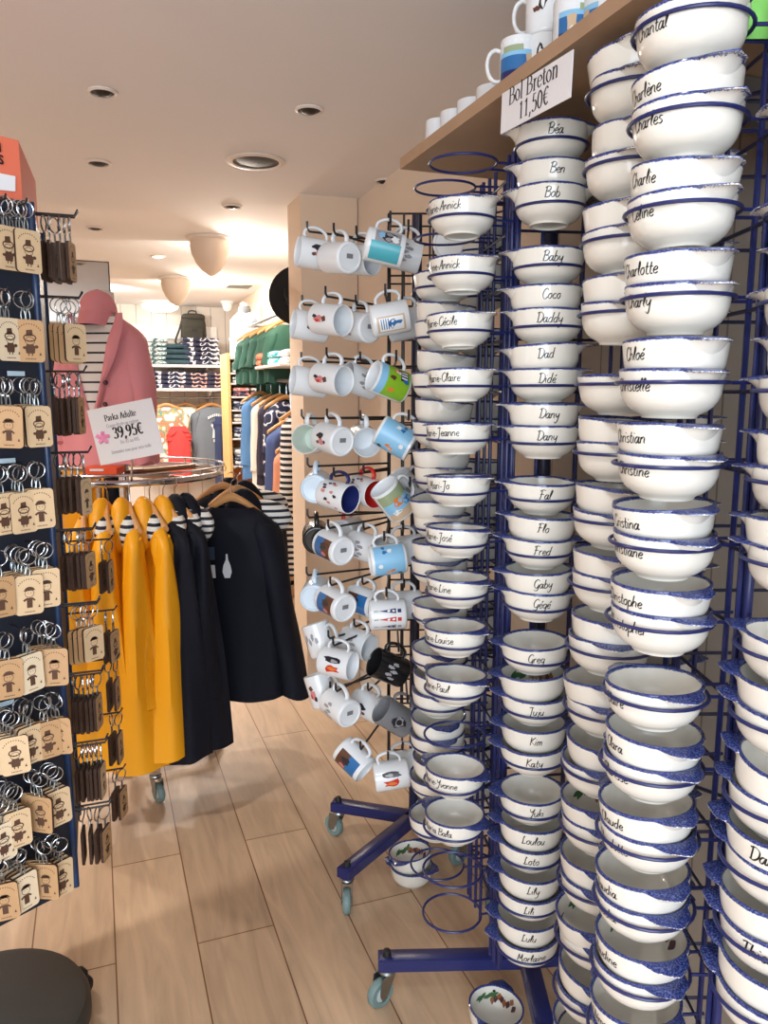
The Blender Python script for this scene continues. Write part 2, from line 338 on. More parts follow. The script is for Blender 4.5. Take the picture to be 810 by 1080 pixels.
# ================================================================== HAND LETTERING
GL = {
'a': (1.0, '.68,.8 .42,1 .12,.7 .08,.25 .3,0 .55,.25 .72,.95;.76,1.02 .72,.2 .82,.02 1.02,.18'), 'b': (.9, '.15,2 .12,1 .12,.1 .4,0 .75,.3 .7,.8 .4,1 .15,.75'),
'c': (.85, '.75,.8 .5,1 .15,.7 .12,.3 .4,0 .8,.2'), 'd': (1.0, '.75,.85 .45,1 .12,.65 .15,.15 .4,0 .7,.3 .85,2;.8,1 .75,.2 .95,.05'),
'e': (.82, '.12,.45 .55,.55 .7,.8 .45,1 .15,.7 .12,.3 .4,0 .8,.2'), 'f': (.8, '.75,1.8 .5,2 .35,1.5 .3,.5 .2,-.8;.05,1 .7,1'),
'g': (.92, '.8,.85 .5,1 .15,.7 .15,.25 .45,.05 .75,.4 .8,.95;.8,.9 .75,-.5 .45,-1 .1,-.75'), 'h': (.95, '.2,2 .12,1 .1,0;.12,.6 .45,1 .7,.8 .7,.2 .9,.02'),
'i': (.44, '.15,1 .15,.25 .35,.02;.18,1.45 .24,1.55'), 'j': (.5, '.3,1 .28,-.5 .05,-1 -.2,-.8;.33,1.45 .39,1.55'), 'k': (.85, '.15,2 .12,0;.7,1 .15,.5 .5,.35 .8,.02'),
'l': (.5, '.12,.4 .4,1.5 .3,2 .15,1.5 .12,.3 .4,.02'), 'm': (1.25, '.1,1 .1,0;.1,.6 .35,1 .55,.8 .55,0;.55,.6 .8,1 1,.8 1,.2 1.2,.02'),
'n': (.95, '.1,1 .1,0;.1,.6 .45,1 .7,.8 .7,.2 .9,.02'), 'o': (.9, '.45,1 .15,.75 .12,.3 .4,0 .7,.25 .72,.75 .45,1 .8,.95'), 'p': (.85, '.15,1 .1,-1;.12,.7 .45,1 .75,.7 .65,.15 .35,0 .12,.2'),
'r': (.7, '.12,1 .12,0;.12,.6 .35,.95 .65,.95'), 's': (.75, '.65,.9 .35,1 .15,.75 .45,.5 .65,.25 .4,0 .08,.1'), 't': (.66, '.3,1.7 .25,.3 .45,0 .65,.1;.05,1.05 .6,1.05'),
'u': (.95, '.1,1 .1,.3 .35,0 .65,.3 .75,1;.75,1 .72,.2 .9,.02'), 'v': (.8, '.1,1 .35,0 .75,1'), 'y': (.9, '.1,1 .15,.4 .4,.2 .7,.6 .8,1;.8,1 .7,-.5 .4,-1 .1,-.7'),
'-': (.6, '.1,.5 .5,.6'), ' ': (.5, ''), 'x': (.8, '.1,1 .7,0;.7,1 .1,0'),
'A': (1.2, '.05,0 .5,1 .85,2 1,0;.3,.8 1.05,.8'), 'B': (1.25, '.3,1.9 .2,0;0,1.7 .5,2 1,1.8 .9,1.25 .4,1.05 1.1,.9 1.05,.2 .5,0 .1,.15'), 'C': (1.15, '1.1,1.6 .8,2 .3,1.6 .15,.8 .4,.1 .8,0 1.15,.4'),
'D': (1.35, '.35,1.9 .3,0;0,1.8 .6,2 1.2,1.5 1.2,.6 .7,0 .05,.1'), 'F': (1.1, '.4,1.8 .3,.2 .1,0;0,1.7 .5,2 1.1,1.9;.1,1 .9,1.05'), 'G': (1.2, '1.1,1.6 .8,2 .3,1.6 .15,.8 .4,.1 .8,.1 1.05,.6;1.05,.9 1,-.3 .6,-.6 .2,-.4'),
'J': (1.05, '.1,1.8 .6,2 1,1.9;.7,1.95 .65,0 .4,-.7 0,-.5'), 'K': (1.1, '.2,2 .15,0;1,2 .25,1 .6,.6 1.1,0'), 'L': (1.0, '.5,1.7 .35,2 .25,1.3 .25,.3 .05,.05 .5,.05 .95,.2'),
'M': (1.4, '.05,0 .3,1.9;.3,1.9 .6,.5 1,1.95;1,1.95 1.1,0 1.35,.1'), 'P': (1.05, '.3,1.9 .2,0;0,1.7 .5,2 1,1.7 .8,1.1 .3,1'), 'T': (1.1, '.0,1.8 .5,2 1.1,1.9;.6,1.95 .5,.3 .2,0'), 'Y': (1.1, '.05,1.9 .3,1.1 .6,1.2 1,2;.95,1.9 .7,0 .3,-.7 0,-.5')}
ACC = {'é': ('e', '.45,1.3 .7,1.65'), 'è': ('e', '.35,1.65 .6,1.3')}
def strokes(txt):
    x = 0; out = []
    for ch in txt:
        ex = None
        if ch in ACC: ch, ex = ACC[ch]
        a, s = GL[ch]
        for st in [q for q in s.split(';') if q] + ([ex] if ex else []):
            out.append([(x + float(p.split(',')[0]) + .18 * float(p.split(',')[1]), float(p.split(',')[1])) for p in st.split()])
        x += a
    return out, x
def lettering(mb, txt, xh, surf, bold=1.0):
    """broad-pen strokes laid on the surface surf(u, v)"""
    st, wd = strokes(txt)
    for s in st:
        pts = smoothline(s, 4) if len(s) > 2 else [(s[0][0] + (s[1][0] - s[0][0]) * i / 8, s[0][1] + (s[1][1] - s[0][1]) * i / 8) for i in range(9)]; L = []; Rr = []
        for i, p in enumerate(pts):
            a = pts[max(i - 1, 0)]; b = pts[min(i + 1, len(pts) - 1)]
            tx, ty = b[0] - a[0], b[1] - a[1]; q = sqrt(tx * tx + ty * ty) or 1; tx /= q; ty /= q
            hw = bold * (.055 + .06 * abs(tx * .6 + ty * .8) ** 1.5)
            L.append((p[0] - ty * hw, p[1] + tx * hw)); Rr.append((p[0] + ty * hw, p[1] - tx * hw))
        mb.grid([[surf((u - wd / 2) * xh, v * xh) for u, v in L], [surf((u - wd / 2) * xh, v * xh) for u, v in Rr]][::-1])
# roman lettering with thick stems and thin serifs (x height 1, capitals 1.5)
def S_(x, y, w=.26): return ';%g,%g %g,%g' % (x - w / 2, y, x + w / 2, y)
RG = {'B': (1.15, '.3,0 .3,1.5;.1,1.5 .6,1.5 .88,1.3 .85,.95 .6,.8 .3,.8;.6,.8 .98,.65 1,.25 .65,0 .1,0'), 'P': (1.0, '.3,0 .3,1.5;.1,1.5 .65,1.5 .92,1.25 .9,.9 .6,.7 .3,.7' + S_(.3, 0, .4)), 'A': (1.15, '.6,1.5 .2,0;.6,1.5 1,0;.35,.5 .85,.5' + S_(.2, 0, .36) + S_(1, 0, .4)),
 'C': (1.1, '1,1.1 .9,1.42 .6,1.5 .25,1.2 .18,.7 .3,.2 .6,0 .95,.15 1.02,.4'), 'D': (1.2, '.3,0 .3,1.5;.1,1.5 .6,1.5 1,1.15 1.02,.5 .7,0 .1,0'), 'X': (1.1, '.25,1.5 .9,0;.9,1.5 .2,0' + S_(.2, 0) + S_(.9, 0) + S_(.25, 1.5) + S_(.9, 1.5)), 'S': (.9, '.75,1.2 .65,1.45 .4,1.5 .18,1.2 .35,.9 .65,.65 .75,.3 .5,0 .25,.05 .12,.4'), 'L': (1.0, '.3,0 .3,1.5;.1,0 .9,0 .95,.35' + S_(.3, 1.5, .4)),
 'o': (.85, '.42,1 .15,.8 .12,.35 .4,0 .7,.2 .72,.7 .42,1'), 'l': (.46, '.23,0 .23,1.6' + S_(.23, 0, .36) + S_(.16, 1.6, .2)), 'r': (.65, '.23,0 .23,1;.23,.65 .4,.95 .6,.95' + S_(.23, 0, .36) + S_(.16, 1, .2)), 'e': (.78, '.12,.55 .68,.58 .6,.9 .4,1 .15,.8 .12,.35 .35,.02 .68,.2'), 't': (.55, '.25,1.35 .25,.2 .38,0 .55,.1;.05,1 .52,1'), 'n': (.95, '.23,0 .23,1;.23,.7 .5,1 .7,.8 .7,0' + S_(.23, 0, .34) + S_(.7, 0, .34) + S_(.16, 1, .2)),
 'a': (.82, '.15,.78 .3,1 .55,.95 .6,.7 .6,.15 .78,.05;.6,.6 .2,.4 .15,.12 .35,0 .6,.2'), 'k': (.92, '.2,0 .2,1.6;.75,1 .22,.45;.4,.6 .78,0' + S_(.2, 0, .34) + S_(.8, 0, .3) + S_(.72, 1, .3)), 'd': (.92, '.68,1.6 .68,.0 .85,0;.68,.8 .45,1 .15,.8 .12,.3 .35,0 .68,.25' + S_(.62, 1.6, .2)), 'u': (.95, '.2,1 .2,.25 .42,0 .7,.3;.7,1 .7,0 .88,0' + S_(.14, 1, .2) + S_(.64, 1, .2)),
 'p': (.9, '.22,1 .22,-.5;.22,.75 .5,1 .75,.7 .72,.25 .5,0 .22,.2' + S_(.22, -.5, .34) + S_(.15, 1, .2)), 'i': (.44, '.22,0 .22,1;.2,1.4 .25,1.45' + S_(.22, 0, .34) + S_(.15, 1, .2)), 'c': (.76, '.65,.75 .45,1 .18,.8 .12,.35 .35,0 .68,.2'), 'm': (1.4, '.2,0 .2,1;.2,.7 .45,1 .65,.8 .65,0;.65,.7 .9,1 1.12,.8 1.12,0' + S_(.2, 0, .3) + S_(.65, 0, .3) + S_(1.12, 0, .3)), 's': (.68, '.55,.8 .35,1 .15,.75 .4,.5 .58,.25 .35,0 .12,.2'), 'z': (.7, '.12,1 .6,1 .12,0 .62,0'), 'v': (.85, '.15,1 .42,0;.42,0 .72,1' + S_(.15, 1) + S_(.72, 1)),
 '3': (.85, '.15,1.25 .35,1.5 .65,1.35 .6,.95 .35,.8;.35,.8 .7,.65 .7,.2 .4,0 .12,.2'), '9': (.85, '.7,1.1 .45,.7 .15,.9 .18,1.35 .45,1.5 .7,1.2 .65,.5 .3,0'), '5': (.85, '.65,1.5 .28,1.5 .22,.85;.22,.85 .55,.9 .72,.55 .6,.1 .3,0 .12,.2'), '1': (.85, '.2,1.25 .43,1.5 .43,0' + S_(.43, 0, .45)), '0': (.85, '.42,1.5 .17,1.2 .14,.4 .42,0 .68,.3 .7,1.1 .42,1.5'), '4': (.85, '.55,0 .55,1.5 .1,.45 .75,.45'), ',': (.42, '.2,.12 .22,-.05 .1,-.3'), '€': (.9, '.8,1.3 .55,1.5 .25,1.1 .25,.4 .55,0 .8,.2;.05,.9 .7,.9;.05,.62 .65,.62'), ' ': (.45, '')}
def serif_mesh(txt, xh, bold=1.0, xs=1.0):
    mb = MB(); x = 0; items = []
    for ch in txt:
        a, s = RG[{'é': 'e'}.get(ch, ch)]
        for st in [q for q in s.split(';') if q]: items.append([(x + float(p.split(',')[0]), float(p.split(',')[1])) for p in st.split()])
        x += a
    for s in items:
        straight = len(s) <= 3
        pts = s if straight else smoothline(s, 4)
        L = []; Rr = []
        for i, p in enumerate(pts):
            a = pts[max(i - 1, 0)]; b = pts[min(i + 1, len(pts) - 1)]; tx, ty = b[0] - a[0], b[1] - a[1]; q = sqrt(tx * tx + ty * ty) or 1; tx /= q; ty /= q
            hw = bold * (.030 + .075 * abs(ty) ** 1.4); L.append((p[0] - ty * hw, p[1] + tx * hw)); Rr.append((p[0] + ty * hw, p[1] - tx * hw))
        mb.grid([[Vector(((u - x / 2) * xh * xs, 0, v * xh)) for u, v in L], [Vector(((u - x / 2) * xh * xs, 0, v * xh)) for u, v in Rr]])
    return mb
# ================================================================== BOWLS
BP = [(.001, .0035), (.030, .003), (.031, 0), (.0345, 0), (.0355, .0025), (.0370, .0045), (.0465, .0092), (.0540, .0155), (.0592, .0228), (.0622, .0310), (.0638, .042), (.0651, .053), (.0660, .0600), (.0657, .0622), (.0640, .0630), (.0618, .0618), (.0605, .053), (.0592, .042), (.0575, .031), (.0540, .022), (.0475, .0145), (.036, .0095), (.018, .0075), (.001, .007)]
def prof_r(z, inner=False):
    pr = BP[13:][::-1] if inner else BP[3:13]
    for (r0, z0), (r1, z1) in zip(pr, pr[1:]):
        if min(z0, z1) <= z <= max(z0, z1) and z0 != z1: return r0 + (r1 - r0) * (z - z0) / (z1 - z0)
    return pr[-1][0] if z > pr[-1][1] else pr[0][0]
ME_BOWL = MB().lathe(BP, 48).mesh('breton_bowl', G_BODY)
def ear_mesh(sg):
    mb = MB(); N = 17; top = []; bot = []
    for i in range(N):
        t = -1 + 2 * i / (N - 1); th = t * radians(34)
        ext = .0225 * (cos(t * pi / 2) ** 1.15) * (1 + .12 * cos(t * pi * 3) * (1 - abs(t)))
        tr = []; br = []
        for j in range(6):
            s = j / 5; r = .0635 + (ext + .0012) * s
            zt = .0628 - .0035 * s * s
            th_ = .0175 * (1 - s) ** 2.2 * (cos(t * pi / 2) ** .6) + .0036 * (1 - .4 * s) * max(cos(t * pi / 2), .3)
            d = Vector((sg * r * cos(th), sg * r * sin(th), 0))
            tr.append(d + UP * zt); br.append(d + UP * (zt - th_))
        top.append(tr); bot.append(br)
    mb.grid(top); mb.grid([r[::-1] for r in bot])
    mb.grid([[a[-1] for a in bot], [a[-1] for a in top]])
    return mb.mesh('handle', G_EAR)
ME_EAR = [ear_mesh(1), ear_mesh(-1)]
NAMES = {}
def name_mesh(txt, zb, xh):
    k = (txt, round(zb, 4), round(xh, 4))
    if k not in NAMES:
        def surf(u, v):
            z = zb + v; r = prof_r(z) + .0004; a = u / .0635
            return Vector((r * sin(a), -r * cos(a), z))
        mb = MB(); lettering(mb, txt, xh, surf); NAMES[k] = mb.mesh('lettering', INK)
    return NAMES[k]
def decor_mesh(v):
    mb = MB(); rnd = random.Random(v)
    def q(a, z): r = prof_r(z, True) - .0006; return Vector((r * sin(a), r * cos(a), z))
    def leaf(a, z, da, dz, w, m):
        k = 6; L = []; R_ = []
        for i in range(k):
            s = i / (k - 1); ww = w * sin(pi * min(max(s, .06), .94))
            n = sqrt(da * da + (dz * 18) ** 2) or 1; nx, nz = -dz * 18 / n, da / n
            L.append(q(a + da * s + nx * ww, z + dz * s + nz * ww / 18)); R_.append(q(a + da * s - nx * ww, z + dz * s - nz * ww / 18))
        mb.grid([L, R_], m)
    for i in range(7): leaf(-.95 + i * .14, .026 + .008 * rnd.random(), .16 + .2 * rnd.random(), .016 * rnd.random() + .004, .085, 0)
    for i in range(8): leaf(-.15 + i * .14, .018 + .012 * rnd.random(), .3 * rnd.random() - .12, .017, .11, 1 + i % 2)
    leaf(-.15, .046, .12, .004, .07, 3); leaf(.1, .030, .25, .008, .09, 2)
    return mb.mesh('painted_flowers', [mat('paint_green', (60, 105, 62), .3), mat('paint_brown', (150, 96, 60), .3), mat('paint_plum', (84, 50, 58), .3), INK])
DECOR = [decor_mesh(1), decor_mesh(2)]
BS = 1.03
def bowl(pos, phi, label, txt='', zb=.034, xh=.0088, roll=0, pitch=0, decor=None, group=None):
    """phi: where the name points, degrees from the viewer; roll/pitch: how it leans"""
    b = link(ME_BOWL, 'breton_bowl'); tag(b, label, 'bowl', group)
    p = Vector(pos); f = (p - CAM); f.z = 0; f.normalize(); rt = f.cross(UP)
    D = -f * cos(radians(phi)) + rt * sin(radians(phi))
    psi = atan2(D.x, -D.y)
    M = Matrix.Rotation(radians(roll), 3, f) @ Matrix.Rotation(radians(pitch), 3, rt) @ Matrix.Rotation(psi, 3, 'Z')
    b.location = p; b.rotation_euler = M.to_euler(); b.scale = (BS, BS, BS)
    for e in ME_EAR: link(e, 'handle', b)
    if txt: link(name_mesh(txt, zb, xh), 'lettering', b)
    if decor is not None: link(DECOR[decor], 'painted_flowers', b).rotation_euler = (0, 0, radians(-phi))
    return b
PITCHZ = .1086; TOPZ = H + .448
def ringz(k): return TOPZ - PITCHZ * k
rz = random.Random(3)
USED = {}
def column(base, phi, entries, where, zs=None, xh=.0088, rollbias=0, pitchbias=0, jit=4, zbl=.036, drop=.0300, nest=.0415):
    """entries: {ring: (upper, lower)}; None = no bowl, '' = no name to be read, 'x*' = flowers painted inside"""
    for k, (up, lo) in entries.items():
        z = zs[k] if zs else ringz(k)
        one = up is None or lo is None
        for lvl, nm in ((0, lo), (1, up)):
            if nm is None: continue
            dec = None
            if nm.endswith('*'): nm = nm[:-1]; dec = k % 2
            pos_ = 'lone bowl' if one else ('lower one' if lvl == 0 else 'upper one')
            what = ('blue-rimmed bowl lettered %s,' % nm) if nm else ('blue-rimmed bowl with flowers inside,' if dec is not None else 'white blue-rimmed bowl,')
            lab = '%s %s, %s ring of %s' % (what, pos_, ORD[k], where)
            dx = Vector((rz.uniform(-.002, .002), rz.uniform(-.002, .002), 0))
            r = rz.uniform(-jit, jit) * (1.3 if lvl else .6) + (rollbias if lvl else rollbias * .4); pt = rz.uniform(-jit, jit) * .6 + (pitchbias if lvl else pitchbias * .3)
            bowl(base + dx + UP * (z - drop * BS + lvl * nest * BS), phi + rz.uniform(-5, 5), lab, nm, zbl if lvl == 0 else .036, xh, r, pt, dec)
# ------------------------------------------------------------------ stands
def caster(parent, p, ang, r=.038, w=.022, scale=1):
    p = Vector(p); c = MB()
    z0 = p.z
    c.lathe([(.001, 0), (.022, 0), (.024, -.006), (.02, -.014), (.001, -.014)], 18, c=p)
    fx = Vector((cos(ang), sin(ang), 0)); sx = Vector((-sin(ang), cos(ang), 0)); ctr = p + fx * .022; ctr.z = r
    for s_ in (-1, 1):
        o = sx * s_ * (w / 2 + .004)
        pts = [p + fx * -.016 + UP * -.012, p + fx * .03 + UP * -.012, ctr + fx * .013 + UP * .004, ctr + fx * .006 - UP * .012, ctr - fx * .012 - UP * .006]
        n = len(pts); vs = [q + o for q in pts] + [q + o + sx * s_ * .0022 for q in pts]
        c.add(vs, [tuple(range(n)), tuple(range(2 * n - 1, n - 1, -1))] + [(i, i + n, (i + 1) % n + n, (i + 1) % n) for i in range(n)])
    o = c.build('caster', STEEL, parent)
    Mx = Matrix((sx, fx, UP)).transposed() @ Matrix.Rotation(pi / 2, 3, 'Y')
    wv = MB().lathe([(r * .55, -w / 2), (r * .9, -w / 2), (r, -w / 4), (r, w / 4), (r * .9, w / 2), (r * .55, w / 2)], 28, Mx, c=ctr)
    wh = wv.build('wheel', TYRE, o)
    MB().lathe([(.001, -w / 2 - .002), (r * .3, -w / 2 - .002), (r * .57, -w / 2 + .002), (r * .57, w / 2 - .002), (r * .3, w / 2 + .002), (.001, w / 2 + .002)], 20, Mx, c=ctr).build('hub', mat('wheel_hub_grey', (170, 182, 182), .4), o)
def base_arm(parent, a, b, z, mt=BLUE, cang=0.0, w=.045, h=.035):
    a = Vector(a); b = Vector(b); a.z = b.z = z; d = (b - a); L = d.length; d.normalize()
    M = Matrix((d, UP.cross(d), UP)).transposed()
    MB().box((a + b) / 2, (L + w, w, h), M, bev=.003).build('base_arm', mt, parent)
    MB().lathe([(.001, .016), (.009, .014), (.011, .004), (.011, 0)], 14, c=b + UP * (h / 2)).build('bolt', BLK, parent)
    caster(parent, b - UP * (h / 2), cang)
def ring_mesh(r=.0622, arm=.05, n=30):
    """wire hoop in local x,y with its two arms running back along +y"""
    mb = MB(); mb.tube(circ((0, 0, 0), r + .0026, n), .0027, 8, True)
    for s in (-1, 1): mb.tube([(s * .022, sqrt(r * r - .022 ** 2) + .001, 0), (s * .024, r + arm, 0)], .0025, 6)
    return mb.mesh('ring', BLUE)
ME_RING = ring_mesh(); ME_RINGB = ring_mesh(.0672, .045)
def rack(label, ctr, ang, hs, cols, arms, bottom=.22, top=None, levels=16, mr=None):
    ctr = Vector(ctr); ctr.z = 0; top = top or TOPZ + .03
    t = thing('bowl_stand', label, 'display stand', (0, 0, 0))
    e1 = Vector((cos(ang), sin(ang), 0)); e2 = Vector((-sin(ang), cos(ang), 0))
    MB().tube([ctr + UP * .12, ctr + UP * top], .017, 16).build('pole', DBLUE, t)
    cs = [ctr + e1 * hs * a + e2 * hs * b for a, b in ((-1, -1), (1, -1), (1, 1), (-1, 1))]
    for c in cs:
        MB().tube([c + UP * bottom, c + UP * top], .0065, 10).build('corner_post', BLUE, t)
    for k in range(levels):
        z = ringz(k) - .012
        if z < bottom: continue
        MB().tube([c + UP * z for c in cs], .0032, 6, True).build('cross_wire', DBLUE, t)
        if k % 5 == 0:
            for a, b in ((0, 2), (1, 3)): MB().tube([cs[a] + UP * (z - .006), cs[b] + UP * (z - .006)], .003, 6).build('brace', DBLUE, t)
    for cpos, back, zs in cols:
        cpos = Vector(cpos); back = Vector(back).normalized(); sd = back.cross(UP)
        bb = cpos + back * .108
        for s in (-1, 1):
            MB().tube([bb + sd * s * .025 + UP * bottom, bb + sd * s * .025 + UP * top], .0042, 8).build('back_bar', BLUE, t)
        for z in zs:
            r_ = link(mr or ME_RING, 'ring', t); r_.scale = (BS, BS, 1); r_.location = cpos + UP * z; r_.rotation_euler = (0, 0, atan2(-back.x, back.y))
    for b, ca in arms: base_arm(t, ctr, b, .115, BLUE, ca)
    return t
R2 = range(16)
def V(x, y): return Vector((x, y, 0))
# stand A (names B to M)
CA = V(.98, 1.525); AA = radians(-13)
a1 = Vector((cos(AA), sin(AA), 0)); a2 = Vector((-sin(AA), cos(AA), 0))
DAD = V(.787, 1.254) * 1.042; C1 = V(.682, 1.395) * 1.04; C1B = V(.728, 1.575) * 1.036; DAD2 = DAD + a1 * .205; AF1 = V(.885, 1.705) * 1.035; AF2 = V(1.09, 1.66); AX1 = V(1.17, 1.33); AX2 = V(1.2, 1.53)
zsA = [ringz(k) for k in R2]
tipA = PZ(408, 1008, .13); armA = (tipA - LD(.343, 1.79, tipA.z)); armA.z = 0
ctrA = LD(.343, 1.79)
rack('blue wire revolving stand holding the bowls named Béa to Morlaine', ctrA * .35 + CA * .65, AA, .125,
     [(DAD, a2, zsA), (C1, a1 * .8 + a2 * .1, zsA), (C1B, a1, zsA), (DAD2, a2, zsA), (AF1, -a2, zsA)],
     [(tipA, radians(200)), (ctrA + Matrix.Rotation(radians(90), 3, 'Z') @ armA, radians(80)), (ctrA + Matrix.Rotation(radians(-90), 3, 'Z') @ armA, radians(250)), (ctrA - armA * .75, radians(20))])
N_ = None
column(DAD, 5, {0: (N_, 'Béa'), 1: ('Ben', 'Bob'), 2: (N_, 'Baby'), 3: ('Coco', 'Daddy'), 4: ('Dad', 'Didé'), 5: ('Dany', 'Dany'), 6: (N_, 'Fal'), 7: ('Flo', 'Fred'), 8: ('Gaby', 'Gégé'), 9: (N_, 'Greg'),
     10: ('*', 'Juju'), 11: ('Kim', 'Katy'), 12: (N_, 'Yuki'), 13: ('Loulou', 'Loto'), 14: ('Lily', 'Lili'), 15: ('Lulu', 'Morlaine')}, 'column under the price card', jit=3)
column(C1, -40, {1: (N_, 'Marie-Annick'), 2: (N_, 'Anne-Annick'), 3: (N_, 'Marie-Cécile'), 4: (N_, 'Marie-Claire'), 5: (N_, 'Marie-Jeanne'), 6: (N_, 'Mari-Jo'), 7: (N_, 'Marie-José'), 8: (N_, 'Marie-Line'),
     9: (N_, 'Marie-Louise'), 10: (N_, 'Marie-Paul'), 12: (N_, 'Marie-Yvonne'), 13: (N_, 'Maria Bala')}, 'column beside the mugs', xh=.0084, jit=3, zbl=.037, pitchbias=-6)
column(C1B, -75, {2: (N_, ''), 3: ('', ''), 4: ('', ''), 5: ('', ''), 6: ('', ''), 7: ('', ''), 8: ('', ''), 9: (N_, ''), 10: (N_, ''), 11: ('', ''), 12: ('', ''), 13: ('', ''), 14: (N_, '')}, 'column behind the Marie bowls', jit=6)
column(AF1, 170, {k: ('', '') if k % 3 else (N_, '') for k in range(1, 15)}, 'column inside the Béa stand', jit=3)
column(DAD2, 0, {k: ('', '') for k in range(1, 14, 2)}, 'column hidden beside the Béa column', jit=2)
# stand B (names in C)
MID = V(.757, .988) * 1.052; CHA = V(.686, .795) * 1.064; RGT = V(.785, .665) * 1.02; BF = V(.905, 1.05) * 1.05; CB = V(.965, .845)
AB = radians(-20); b1 = Vector((cos(AB), sin(AB), 0)); b2 = Vector((-sin(AB), cos(AB), 0))
ye = {1: 81, 2: 197, 3: 297, 4: 395, 5: 494, 6: 581, 7: 678, 8: 753, 9: 844, 10: 912, 11: 985, 12: 1054}
zR = {k: P(770, y, .88).z - .018 for k, y in ye.items()}
rack('tall blue wire stand holding the large bowls with names in C', CB, AB, .115,
     [(MID, b1, zsA), (CHA, b1, zsA[:16]), (RGT, b2, list(zR.values())), (BF, -b2, zsA)],
     [(CB + b1 * .2 + b2 * .1, 0), (CB - b2 * .34, radians(250)), (CB + b2 * .3, radians(70))], mr=ME_RINGB)
column(CHA, -50, {0: (N_, 'Chantal'), 1: ('Charlène', 'Charles'), 2: ('Charlie', 'Céline'), 3: ('Charlotte', 'Charly'), 4: ('Chloé', 'Christelle'), 5: ('Christian', 'Christine'), 6: ('Cristina', 'Christiane'),
     7: ('Christophe', 'Christopher'), 8: (N_, 'Claire'), 9: ('Clara', 'Clarisse'), 10: ('Claude', 'Claudette'), 11: ('Claudia', 'Claudia'), 12: ('Claudine*', ''), 13: ('Clément', ''), 14: ('', '')}, 'large Chantal column', xh=.0082, jit=3.5, zbl=.034, drop=.0455, nest=.036)
column(MID, -78, {k: ('', '') if k != 4 else (N_, '') for k in range(0, 16)} | {10: ('', ''), 11: ('*', ''), 13: ('*', '')}, 'column behind the Chantal bowls', jit=5, drop=.0455, nest=.036)
column(RGT, -12, {k: ('', '') for k in (1, 3, 4, 5, 6)} | {2: (N_, ''), 7: (N_, ''), 8: ('', ''), 9: ('', ''), 10: ('Danièle', ''), 11: ('', 'Thierry'), 12: ('*', '')}, 'column beyond the Chantal bowls', {**zR}, xh=.0095, jit=5, rollbias=4, drop=.0455, nest=.036)
column(BF, 175, {k: ('', '') if k % 2 else (N_, '') for k in range(1, 15)}, 'column inside the Chantal stand', jit=3, drop=.0455, nest=.036)
# loose bowls on the floor
p = PZ(434, 930, 0.0)
bowl(p, -20, 'white blue-rimmed bowl on the floor, the under one beneath the mugs', '', roll=0)
bowl(p + UP * .043, 60, 'white bowl with flowers inside on the floor, nested topmost beneath mugs', '', roll=-6, pitch=-4, decor=0)
p = PZ(521, 1084, 0.0)
bowl(p, 80, 'lone white bowl with flowers on the floor beside the blue stand arm', '', roll=4, decor=1)
# price card and green card
n_ = Vector((1, 0, 0)); X0 = (SX - .004, 0, 0)
tl, tr, br, bl = [PN(x, y, X0, n_) for x, y in ((530, 99), (605, 52), (607, 102), (525, 143.5))]
def card(name, label, tl, tr, bl, texts, m=PAPER, th=.0015, cat='sign'):
    u = (tr - tl); W = u.length; u.normalize(); v = (tl - bl); v -= u * v.dot(u); Hh = v.length; v.normalize(); n = v.cross(u)   # n: away from reader
    M = Matrix((u, n, v)).transposed(); c = (tl + tr) / 2 - v * Hh / 2
    t = thing(name, label, cat, c, M)
    MB().box((0, 0, 0), (W, th, Hh)).build('sheet', m, t)
    for body, x, z, size, bold, xs, mm in texts:
        tm = serif_mesh(body, size, bold, xs); o = tm.build('lettering', mm, t, False); o.location = (x * W, -th / 2 - .0004, z * Hh)
    return t, M, W, Hh
card('price_card', 'white paper card reading Bol Breton with its price, hung on the shelf edge', tl, tr, bl, [('Bol Breton', -.03, .11, .0180, 1, 1.12, INK), ('11,50€', 0, -.37, .0180, 1, 1.12, INK)])
p = P(792, 14, 1.06)
u = Rv
card('green_card', 'plain bright green card above the bowl stand', p - Rv * .03 + UP * .09, p + Rv * .14 + UP * .09, p - Rv * .03 - UP * .03, [], mat('bright_green_card', (130, 205, 100), .7))
# ================================================================== MUGS
def arc_patch(mb, r, a0, a1, z0, z1, m=0, n=26):
    mb.grid([[Vector((r * cos(a0 + (a1 - a0) * i / n), r * sin(a0 + (a1 - a0) * i / n), z)) for i in range(n + 1)] for z in (z0, z1)], m)
def blob(mb, r, a, z, ra, rz_, m, n=12, rnd=None):
    k = [1 + (rnd.uniform(-.3, .3) if rnd else 0) for _ in range(n)]
    pt = [Vector((r * cos(a + ra * k[i] * cos(2 * pi * i / n)), r * sin(a + ra * k[i] * cos(2 * pi * i / n)), z + rz_ * k[i] * sin(2 * pi * i / n))) for i in range(n)]
    mb.add([Vector((r * cos(a), r * sin(a), z))] + pt, [(0, 1 + i, 1 + (i + 1) % n) for i in range(n)], m)
C_ = lambda n, c: mat('print_' + n, c, .3)
PT_ = {'teal': C_('teal', (70, 170, 185)), 'navy': C_('navy', (28, 36, 92)), 'dark': C_('dark', (40, 38, 44)), 'pink': C_('pink', (205, 130, 130)), 'red': C_('red', (200, 45, 40)), 'green': C_('green', (132, 180, 40)), 'sky': C_('sky', (135, 190, 225)),
       'tan': C_('tan', (200, 175, 145)), 'blue': C_('blue', (40, 105, 165)), 'brown': C_('brown', (92, 56, 40)), 'grey': C_('grey', (150, 150, 155)), 'sage': C_('sage', (150, 165, 130)), 'mint': C_('mint', (206, 216, 204)), 'orange': C_('orange', (222, 125, 60)), 'white': C_('white', (230, 232, 232))}
PK = list(PT_); PM = list(PT_.values()); I_ = {k: i for i, k in enumerate(PK)}
MR = .0415; MH = .098
